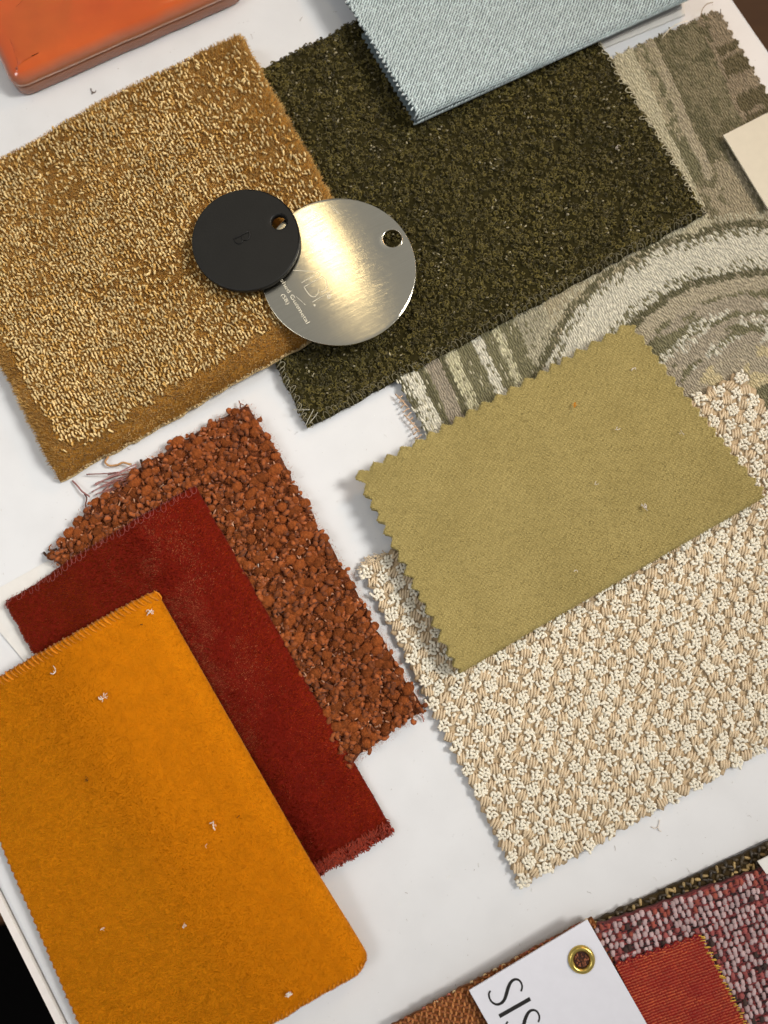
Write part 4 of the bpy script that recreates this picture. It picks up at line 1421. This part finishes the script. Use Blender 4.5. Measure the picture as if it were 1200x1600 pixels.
def ribbon(mb, pts, w, zf, th=0.00002, col=(1, 1, 1)):
    """flat stroke along 2D points with half widths w, lying on height zf(xy)"""
    pts = np.array(pts, float)
    t = nrm(np.gradient(pts, axis=0))
    nn = np.stack([-t[:, 1], t[:, 0]], -1)
    w = np.broadcast_to(w, len(pts))[:, None]
    a, b2 = pts + nn * w, pts - nn * w
    V = np.concatenate([np.concatenate([x, zf(x)[:, None]], 1) for x in (a, b2)])
    n = len(pts)
    i = np.arange(n - 1)
    mb.add(V, np.stack([n + i, n + i + 1, i + 1, i], -1), col)
def spline(P, n=40):
    P = np.array(P, float)
    t = np.linspace(0, len(P) - 1, n)
    out = []
    for tt in t:
        i = min(int(tt), len(P) - 2)
        f = tt - i
        p0, p1, p2, p3 = P[max(i - 1, 0)], P[i], P[i + 1], P[min(i + 2, len(P) - 1)]
        out.append(0.5 * ((2 * p1) + (-p0 + p2) * f + (2 * p0 - 5 * p1 + 4 * p2 - p3) * f ** 2 + (-p0 + 3 * p1 - 3 * p2 + p3) * f ** 3))
    return np.array(out)
mb = MB()
hw = 0.00011
for P in ([(458, 422), (499, 424.5)], [(500, 425), (471, 441.5)], [(503.5, 432), (475, 448)], [(519, 454), (488, 471.5)]):
    pp = np.array([on_disc(*(np.array(P[0]) + (np.array(P[1]) - np.array(P[0])) * t)) for t in np.linspace(0, 1, 8)])
    ribbon(mb, pp, hw, dz_disc)
for P in ([(475, 448), (480, 456), (486, 462.5), (492, 463), (497, 458), (498, 452)], [(503.5, 432), (508, 436), (511, 443), (510.5, 449), (507, 454), (502, 456)]):
    ribbon(mb, np.array([on_disc(*p_) for p_ in spline(P, 24)]), hw, dz_disc)
for cx_, cy_, r_ in ((514, 463, 2.6), (491.5, 476.7, 1.0)):
    ribbon(mb, np.array([on_disc(cx_ + r_ * math.cos(t), cy_ + r_ * math.sin(t)) for t in np.linspace(0, 6.5, 20)]), 0.00018, dz_disc)
for (x0, y0, x1, y1) in [(463, 463, 477, 476), (515, 318, 523, 330), (525, 328, 532, 334), (520, 320, 528, 333)]:      # small scratches
    ribbon(mb, np.array([on_disc(x0 + (x1 - x0) * t, y0 + (y1 - y0) * t) for t in np.linspace(0, 1, 5)]), 0.00005, dz_disc)
mb.build('engraved_logo', m_etch, metal_plate, False)
dirw = nrm(on_disc(482, 503) - on_disc(441, 435))
for nm, body, cpt, ln in (('engraved_text', 'Brushed Gunmetal', (456.5, 461), None), ('engraved_code', '(SB)', (446.5, 465.5), None)):
    tm = text_mesh(nm, body, 0.00205 if nm == 'engraved_text' else 0.0019)
    co = np.array([v_.co[:] for v_ in tm.vertices])
    wid = np.ptp(co[:, 0])
    if nm == 'engraved_text':
        # visible run 'shed Gunmetal' spans picture points (440,434) to (482,503); full word scaled so that this run fits
        scl = np.linalg.norm(on_disc(482.5, 504) - on_disc(440, 434)) / (wid * 13 / 15.6)
        end = on_disc(481, 504)
        co *= scl
        org = end - dirw * (co[:, 0].max())
    else:
        scl = 0.92 * np.linalg.norm(on_disc(453.5, 472.5) - on_disc(440.5, 458)) / wid
        co *= scl
        org = on_disc(445.5, 466.5)
    co[:, 1] *= 0.66
    nd = np.array([-dirw[1], dirw[0]])
    xy2 = org + co[:, :1] * dirw + co[:, 1:2] * nd
    z2 = dz_disc(xy2)
    for v_, a2, zz in zip(tm.vertices, xy2, z2): v_.co = (a2[0], a2[1], zz)
    link_mesh(nm, tm, metal_plate, m_etch)

# black disc
BZ = 0.0200
bc = W(DISC_B[0], DISC_B[1], BZ)
br_ = np.linalg.norm(W(469, 374, BZ) - W(299, 374, BZ)) / 2
black = thing('black_disc', 'small round matte black sample disc stamped with a letter, overlapping the metal disc', 'sample disc')
black.location = bc - np.array([0, 0, 0.0021])
black.rotation_euler = (R(-0.3), R(-1.2), 0)
hole_b = W(436, 347, BZ) - bc
me = disc_mesh('black_plate', br_, 0.0021, hole_b[:2], 0.0029, 0.0006, 112, hole_bevel=0.0007)
m_black = fabric('black_powder_coat', srgb(28, 27, 24), 0.5, 0, 0.25, 0.08, 150, 0.12, 900)
black_plate = link_mesh('black_plate', me, black, m_black)
# raised letter rim: a B outlined by a shallow pressed ridge
mb = MB()
def onb(x, y): return (W(x, y, BZ) - bc)
for P in ([(366, 373), (389, 361.5)], ):
    pp = np.array([onb(P[0][0] + (P[1][0] - P[0][0]) * t, P[0][1] + (P[1][1] - P[0][1]) * t) for t in np.linspace(0, 1, 6)])
    mb.tube(pp + np.array([0, 0, 0.0021 + 0.00008]), 0.00034, 6)
for P in ([(366, 373), (369, 378.5), (374.5, 380.5), (379.5, 376.5), (378, 369.5)], [(378, 369.5), (381.5, 374.5), (387, 374.5), (390.5, 368.5), (389, 361.5)]):
    pp = np.array([onb(*p_) for p_ in spline(P, 20)])
    mb.tube(pp + np.array([0, 0, 0.0021 + 0.00008]), 0.00034, 6)
mb.build('stamped_letter', m_black, black_plate)

# ================================================================== SWATCH STACK AT THE LOWER RIGHT
def slab_surf(corners, z0, z1, nu, nv, edges, seed, wav=0.0004):
    u, v = grid(nu, nv)
    xy = patch_xy(corners, u, v, z1, edges)
    z = z1 + wav * (noise(u * 5, v * 5, seed, 2) - 0.5)
    s = Surf(np.concatenate([xy, z[..., None]], -1))
    b_ = s.p.copy()
    b_[..., 2] = z0
    return s, b_

def weave(s, name, parent, mat, pu, pv, L, Wd, H, colf, seed, cover=(), jitter=0.12, lift=0.1 * MM, ang=90, both=True, m=15):
    g = np.random.default_rng(seed)
    a_, b_ = np.meshgrid(np.arange(0.5 * pu / s.Lu, 1, pu / s.Lu), np.arange(0.5 * pv / s.Lv, 1, pv / s.Lv), indexing='ij')
    ii, jj = np.meshgrid(np.arange(a_.shape[0]), np.arange(a_.shape[1]), indexing='ij')
    uu = (a_ + g.normal(0, jitter, a_.shape) * pu / s.Lu).ravel()
    vv = (b_ + g.normal(0, jitter, a_.shape) * pv / s.Lv).ravel()
    par = ((ii + jj) % 2).ravel()
    uu, vv = np.clip(uu, 0, 0.999), np.clip(vv, 0, 0.999)
    p = s.at(uu, vv)[0]
    keep = in_frame(p, m)
    q = pix(p)
    for poly in cover: keep &= ~inpoly(q, poly)
    uu, vv, par = uu[keep], vv[keep], par[keep]
    n = len(uu)
    an = np.where((par == 0) | (not both), R(ang), R(ang - 90)) + g.normal(0, 0.14, n)
    Mx, Px, _ = frames(s, uu, vv, an, L * g.uniform(0.8, 1.2, n), Wd * g.uniform(0.85, 1.15, n), H, 0.0, lift)
    mb = MB()
    mb.scatter(*ellipsoid(4, 6, 0.1, 2), Mx, Px, colf(par, uu, vv, g))
    return stuff(mb.build(name, mat, parent))

TAG = [(733, 1548), (918, 1437), (1100, 1757), (915, 1868)]
DARKW = [(905, 1452), (1260, 1292), (1420, 1560), (1060, 1740)]
PINK = [(925, 1449), (1260, 1334), (1420, 1640), (1060, 1760)]
GLIT = [(960, 1506), (1094, 1459), (1215, 1700), (1080, 1750)]
CANV = [(612, 1604), (926, 1434), (1080, 1700), (760, 1880)]

film = card('plastic_film', [(900, 1452), (1230, 1296), (1420, 1600), (1100, 1760)], 0.0002, 0.0004, None, 'clear plastic film edge under the dark tweed at the lower right', 'film')
m, nt, b = mat_base('clear_film')
b.inputs['Base Color'].default_value = (0.93, 0.94, 0.95, 1)
b.inputs['Roughness'].default_value = 0.15
b.inputs['Transmission Weight'].default_value = 0.75
b.inputs['IOR'].default_value = 1.3
film.data.materials.append(m)

dark = thing('dark_tweed', 'dark brown and olive tweed swatch edge behind the pink tweed', 'fabric swatch')
s_, b_ = slab_surf(DARKW, 0.0006, 0.0030, 70, 50, {'v0': rough_edge(80, 0.5 * MM, 90)}, 1)
s_.solid('ground_cloth', fabric('dark_tweed_ground', srgb(60, 48, 28), 0.95, 0.1, 0.1, 0.3, 500, 0.5, 1500), dark, None, b_)
def dk(par, uu, vv, g):
    n = len(uu)
    c = np.tile(srgb(76, 62, 36), (n, 1))
    r = g.random(n)
    c[r < 0.4] = srgb(52, 42, 26)
    c[r > 0.74] = srgb(164, 138, 88)
    return c * g.uniform(0.75, 1.2, (n, 1))
weave(s_, 'tweed_threads', dark, M_silk, 1.7 * MM, 1.7 * MM, 1.25 * MM, 0.62 * MM, 0.65 * MM, dk, 5, (), 0.22, 0.2 * MM, 60)

canv = thing('brown_canvas', 'coarse ginger brown canvas swatch under the white tag', 'fabric swatch')
s_, b_ = slab_surf(CANV, 0.0036, 0.0054, 90, 60, {'v0': rough_edge(83, 0.4 * MM, 90)}, 2)
s_.solid('ground_cloth', fabric('canvas_ground', srgb(112, 66, 32), 0.95, 0.1, 0.1, 0.3, 500, 0.4, 1500), canv, None, b_)
def cv(par, uu, vv, g):
    return np.where((par == 0)[:, None], srgb(178, 116, 64), srgb(142, 82, 42)) * g.uniform(0.75, 1.2, (len(uu), 1))
weave(s_, 'canvas_threads', canv, M_thread, 1.35 * MM, 1.35 * MM, 0.95 * MM, 0.48 * MM, 0.5 * MM, cv, 6, (), 0.12, 0.15 * MM, 60)
mb = MB()
for i in range(26):
    g2 = np.random.default_rng(300 + i)
    t = g2.uniform(0.02, 0.98)
    x, y = 612 + 314 * t, 1604 - 170 * t
    L = g2.uniform(3, 7)
    tt = np.linspace(0, 1, 4)
    mb.tube(W(x - 4 + L * tt, y + 1 - 3.5 * np.sin(tt * 3), 0.0052), 0.3 * MM, 5, [srgb(150, 84, 50), srgb(206, 178, 130), srgb(170, 92, 72)][i % 3])
stuff(mb.build('frayed_ends', M_thread, canv))

pink = thing('pink_tweed', 'open weave tweed swatch in pale pink, burgundy and black beside the white tag', 'fabric swatch')
s_, b_ = slab_surf(PINK, 0.0036, 0.0058, 90, 80, {'v0': rough_edge(81, 0.5 * MM, 60)}, 3, 0.0006)
s_.solid('ground_cloth', fabric('pink_tweed_ground', srgb(112, 60, 60), 0.95, 0.1, 0.1, 0.3, 500, 0.4, 1500), pink, None, b_)
def pk(par, uu, vv, g):
    n = len(uu)
    c = np.tile(srgb(190, 162, 160), (n, 1))
    r = g.random(n)
    edge = vv < 0.10
    c[(r < 0.10)] = srgb(156, 82, 78)
    c[(r > 0.93)] = srgb(70, 52, 46)
    c[edge & (r < 0.28)] = srgb(152, 76, 62)
    return c * g.uniform(0.75, 1.12, (n, 1))
covp = [TAG]
weave(s_, 'pale_threads', pink, M_thread, 2.25 * MM, 2.25 * MM, 1.15 * MM, 0.95 * MM, 0.6 * MM, pk, 7, covp, 0.13, 0.35 * MM, 80, False)
def pk2(par, uu, vv, g):
    return np.where((g.random((len(uu), 1)) < 0.45), srgb(52, 36, 36), srgb(142, 66, 64)) * g.uniform(0.7, 1.25, (len(uu), 1))
weave(s_, 'burgundy_threads', pink, M_thread, 2.25 * MM, 1.125 * MM, 1.2 * MM, 0.36 * MM, 0.42 * MM, pk2, 8, covp, 0.10, 0.25 * MM, 0, False)

glit = thing('shimmer_fabric', 'red and gold shimmering fine swatch on the pink tweed beside the tag', 'fabric swatch')
s_, b_ = slab_surf(GLIT, 0.0066, 0.0072, 70, 110, {'v0': zig(9, 1.2 * MM), 'u1': lambda t: zig(26, 1.1 * MM)(t) + rough_edge(82, 0.3 * MM, 90)(t)}, 4, 0.0005)
s_.solid('ground_cloth', fabric('shimmer_ground', srgb(134, 22, 18), 0.7, 0.2, 0.2, 0.15, 500, 0.3, 1500), glit, None, b_)
def gl(par, uu, vv, g):
    moire = noise(uu * 5 + vv * 3, vv * 14, 66, 2)[:, None]
    return (srgb(142, 28, 20) * (1 - moire) + srgb(198, 98, 46) * moire) * g.uniform(0.8, 1.2, (len(uu), 1))
weave(s_, 'metallic_threads', glit, M_silk, 1.15 * MM, 0.95 * MM, 0.62 * MM, 0.27 * MM, 0.22 * MM, gl, 9, (), 0.04, 0.05 * MM, 0, False)
mb = MB()
g = np.random.default_rng(91)
for i in range(60):
    vv = (i + g.random()) / 60
    p, tu, tv, nn = s_.at(np.full(3, 0.995), np.clip(np.array([vv, vv + 0.004, vv + 0.006]), 0, 1))
    mb.tube(p + tu * np.array([[-0.6], [0.3], [1.1]]) * MM * g.uniform(0.5, 1.1) + nn * 0.2 * MM, 0.17 * MM, 4, srgb(232, 188, 70) * g.uniform(0.7, 1.1))
for i in range(40):
    uu = (i + g.random()) / 40
    p, tu, tv, nn = s_.at(np.clip(np.array([uu, uu + 0.01, uu + 0.012]), 0, 1), np.full(3, 0.004))
    mb.tube(p - tv * np.array([[-0.5], [0.4], [1.2]]) * MM * g.uniform(0.4, 1.0) + nn * 0.15 * MM, 0.2 * MM, 4, srgb(150, 24, 30) * g.uniform(0.7, 1.1))
stuff(mb.build('frayed_ends', M_thread, glit))

card('small_card', [(1184, 1346), (1240, 1318), (1260, 1350), (1198, 1366)], 0.0072, 0.0078, m_paper, 'tiny white card corner at the right edge above the pink tweed')

# white tag with a brass eyelet
tagth = thing('white_tag', 'white paper tag with large black letters and a brass eyelet', 'tag')
TGZ = 0.0088
card_sheet = prism_obj('card_sheet', [W(x, y, TGZ)[:2] for x, y in TAG], TGZ - 0.0006, TGZ, fabric('white_card', srgb(222, 221, 226), 0.6, 0, 0.3, 0.015, 300, 0.05, 1200), tagth, 0.00006)
mb = MB()
S1 = [(766.3, 1548), (763.8, 1553), (765.3, 1560.5), (769, 1566), (775.5, 1569.3), (782.5, 1567.8), (788, 1562), (791.2, 1553), (793.6, 1544.5), (797, 1536.5), (801.5, 1531.5), (807.3, 1530.2), (812.5, 1533), (815.4, 1538.8), (815.6, 1544), (814, 1549)]
flat = lambda z: (lambda xy: np.full(len(xy), z))
for sh in ((0, 0), (27, 48)):
    P = spline(np.array(S1) + np.array(sh), 70)
    ww = 0.25 * MM * (1.25 + 1.25 * np.exp(-((np.linspace(0, 1, 70) - 0.5) / 0.2) ** 2))
    ribbon(mb, W(P[:, 0], P[:, 1], TGZ)[:, :2], ww, flat(TGZ + 0.00004))
P = np.array([(780, 1588), (828.5, 1560.5)])
ribbon(mb, W(np.linspace(P[0, 0], P[1, 0], 6), np.linspace(P[0, 1], P[1, 1], 6), TGZ)[:, :2], 2.7 * 0.25 * MM, flat(TGZ + 0.00004))
mb.build('printed_letters', fabric('black_ink', srgb(34, 30, 28), 0.6, 0, 0.3, 0.1, 600), card_sheet, False)
# eyelet: a lathe of a rolled brass ring
ec = W(908.5, 1499, TGZ)
def lathe(prof, c, n=48):
    a = np.arange(n) / n * 2 * math.pi
    V = np.concatenate([np.stack([c[0] + r * np.cos(a), c[1] + r * np.sin(a), np.full(n, c[2] + z)], -1) for r, z in prof])
    F = []
    i = np.arange(n)
    j = (i + 1) % n
    for k in range(len(prof) - 1): F.append(np.stack([k * n + i, (k + 1) * n + i, (k + 1) * n + j, k * n + j], -1)[:, ::-1])
    return V, np.concatenate(F)
prof = [(0.00475, 0.0)] + [(0.00375 + 0.001 * math.cos(t), 0.00005 + 0.0011 * math.sin(t)) for t in np.linspace(0, math.pi, 12)] + [(0.0027, -0.0006)]
V, F = lathe(prof, ec)
m, nt, b = mat_base('brass')
b.inputs['Base Color'].default_value = (*srgb(204, 178, 96), 1)
b.inputs['Metallic'].default_value = 1.0
b.inputs['Roughness'].default_value = 0.3
eyelet = link_mesh('eyelet', mesh_np('eyelet', V, F), tagth, m)
mb = MB()
V, F = lathe([(0.0029, 0.00008), (0.0015, 0.00006), (0.00001, 0.00006)], ec)
mb.add(V, F, srgb(60, 34, 24))
g = np.random.default_rng(5)
for i in range(34):
    a, r = g.uniform(0, 6.28), 0.0023 * math.sqrt(g.random())
    bv, bf = ellipsoid(2, 5)
    d = g.uniform(0, 3.14)
    Mx = np.array([[math.cos(d), -math.sin(d), 0], [math.sin(d), math.cos(d), 0], [0, 0, 1]]) @ np.diag([0.5 * MM, 0.3 * MM, 0.3 * MM])
    mb.scatter(bv, bf, Mx[None], (ec + np.array([r * math.cos(a), r * math.sin(a), 0.00015]))[None], (srgb(150, 90, 60) * g.uniform(0.4, 1.2))[None])
mb.build('thread_in_eyelet', M_thread, eyelet)

# ================================================================== LINT, FLUFF AND CRUMBS
m_lint = fabric('lint', srgb(226, 214, 200), 0.9, 0.2, 0.1, 0.1, 800)
m_dark = fabric('dark_lint', srgb(74, 48, 26), 0.9, 0, 0.1, 0.2, 800)
m_orange = fabric('orange_lint', srgb(208, 130, 20), 0.9, 0, 0.1, 0.2, 800)
def top_z(x, y):
    best = 0.0
    for s in (ms, rv, osf, gs):
        q = pix(s.p)
        lim = slice(None)
        dd = np.hypot(q[..., 0] - x, q[..., 1] - y)
        i = np.unravel_index(dd.argmin(), dd.shape)
        near = dd < 9
        if near.any(): best = max(best, s.p[..., 2][near].max())
    return best
def lint(x, y, size, label, mat=None, strands=3, seed=0, rad=0.14, fuzz=True, up=1.3):
    g = np.random.default_rng(seed + 500)
    z = top_z(x, y) + up * MM
    mb = MB()
    main = g.uniform(0, 6.28)
    for k in range(strands):
        a = main + g.normal(0, 0.7)
        n = 9
        ln = size * (1.0 if k == 0 else g.uniform(0.25, 0.7))
        pts = [np.zeros(2)]
        turn = g.normal(0, 0.28)
        for i in range(n):
            a += turn + g.normal(0, 0.25)
            pts.append(pts[-1] + ln / n * np.array([math.cos(a), math.sin(a)]))
        pts = np.array(pts) - np.mean(pts, 0) + np.array([x, y]) + (g.normal(0, size * 0.16, 2) if k else 0)
        mb.tube(W(pts[:, 0], pts[:, 1], z + g.uniform(0, 0.35, len(pts)) * MM), rad * MM * g.uniform(0.5, 1.0) * np.linspace(1.1, 0.6, len(pts)), 4)
    o = mb.build('lint_speck', mat or m_lint, None)
    return tag(o, label, 'lint', 'lint specks on the swatches')
L = [
    (234, 957, 15, 'pink white lint curl near the top corner of the mustard velvet', None, 5, 0.22),
    (221, 976, 4, 'tiny dark speck below the pink lint on the mustard velvet', m_dark, 3, 0.2),
    (84, 1048, 20, 'short white thread near the stitched top edge of the mustard velvet', None, 2, 0.2),
    (161, 1090, 17, 'white star shaped lint tuft on the upper mustard velvet', None, 5, 0.2),
    (135, 1218, 16, 'dark brown smudge of fluff on the mustard velvet', m_dark, 4, 0.10),
    (334, 1290, 15, 'white lint curl in the right half of the mustard velvet', None, 4, 0.2),
    (372, 1276, 6, 'dark speck just right of the white curl on the mustard velvet', m_dark, 1, 0.15),
    (288, 1447, 12, 'faint grey lint tuft low in the middle of the mustard velvet', None, 4, 0.12),
    (160, 1451, 9, 'faint grey lint tuft low on the left of the mustard velvet', None, 3, 0.12),
    (451, 1555, 13, 'thick white lint flake near the bottom of the mustard velvet', None, 8, 0.3),
    (322, 1322, 8, 'tiny pale hair below the white curl on the mustard velvet', None, 1, 0.12),
    (990, 576, 9, 'small white lint speck near the top corner of the olive velvet', None, 2, 0.2),
    (898, 633, 9, 'tiny orange crumb on the olive velvet', m_orange, 5, 0.24),
    (965, 671, 9, 'short white fibre upright in the middle of the olive velvet', None, 2, 0.18),
    (1066, 676, 9, 'short white fibre near the right edge of the olive velvet', None, 2, 0.18),
    (932, 755, 11, 'small pale wisp in the centre of the olive velvet', None, 2, 0.12),
    (1007, 793, 14, 'largest grey fluff bit on the lower olive velvet', None, 6, 0.24),
    (900, 892, 9, 'thin straight white fibre low on the olive velvet', None, 1, 0.14),
    (921, 943, 9, 'thin white fibre by the folded edge of the olive velvet', None, 1, 0.16),
    (431, 867, 16, 'white thread scrap on the rust boucle', None, 2, 0.26),
    (404, 887, 12, 'small white scrap left of the thread scrap on the rust boucle', None, 2, 0.22),
    (966, 230, 16, 'pale curled hair on the green boucle', None, 3, 0.10),
]
for i, (x, y, s, lb, mt, st_, rd) in enumerate(L):
    lint(x, y, s, lb, mt, st_, i, rd, up=(5.5 if 'rust' in lb else 1.4))
for i, (x, y, s, lb, mt) in enumerate([
    (145, 143, 5, 'tiny dark red crumb on the table between tile and gold carpet', m_dark),
    (1028, 1292, 10, 'faint white wisp on the table below the beige weave', m_lint),
]):
    g = np.random.default_rng(i)
    mb = MB()
    t = np.linspace(0, 1, 6)
    for k in range(3):
        mb.tube(W(x + s * t * math.cos(k * 2 + i), y + s * t * math.sin(k * 2 + i) + 2 * np.sin(t * 4), 0.0004), 0.16 * MM, 4)
    tag(mb.build('lint_speck', mt), lb, 'lint', 'lint specks on the swatches')

# fine dust and hairs on the table top
g = np.random.default_rng(404)
mb = MB()
polys = (GOLD, GREEN, GREY, PATT, BEIGE, OLIVE, RUST, RED, MUST, TAG, DARKW, PINK, CANV, [(30, 160), (390, 0), (0, 0), (0, 90)], [(-5, 1380), (115, 1605), (-5, 1605)], [(1135, -5), (1205, -5), (1205, 95)])
made = 0
while made < 150:
    x, y = g.uniform(0, 1200), g.uniform(0, 1600)
    if any(inpoly(np.array([[x, y]]), pl)[0] for pl in polys): continue
    made += 1
    L_ = g.uniform(1.5, 11) if g.random() < 0.35 else g.uniform(0.8, 2.2)
    a = g.uniform(0, 6.28) + np.cumsum(g.normal(0, 0.35, 5))
    px_, py_ = x + np.cumsum(L_ / 5 * np.cos(a)), y + np.cumsum(L_ / 5 * np.sin(a))
    mb.tube(W(px_, py_, 0.00012), g.uniform(0.03, 0.075) * MM, 4, srgb(*[(150, 140, 128), (196, 190, 182), (120, 84, 60), (238, 236, 230)][g.integers(4)]))
dust = stuff(mb.build('dust', M_thread))
tag(dust, 'fine dust and stray hairs scattered over the white table', 'dust')
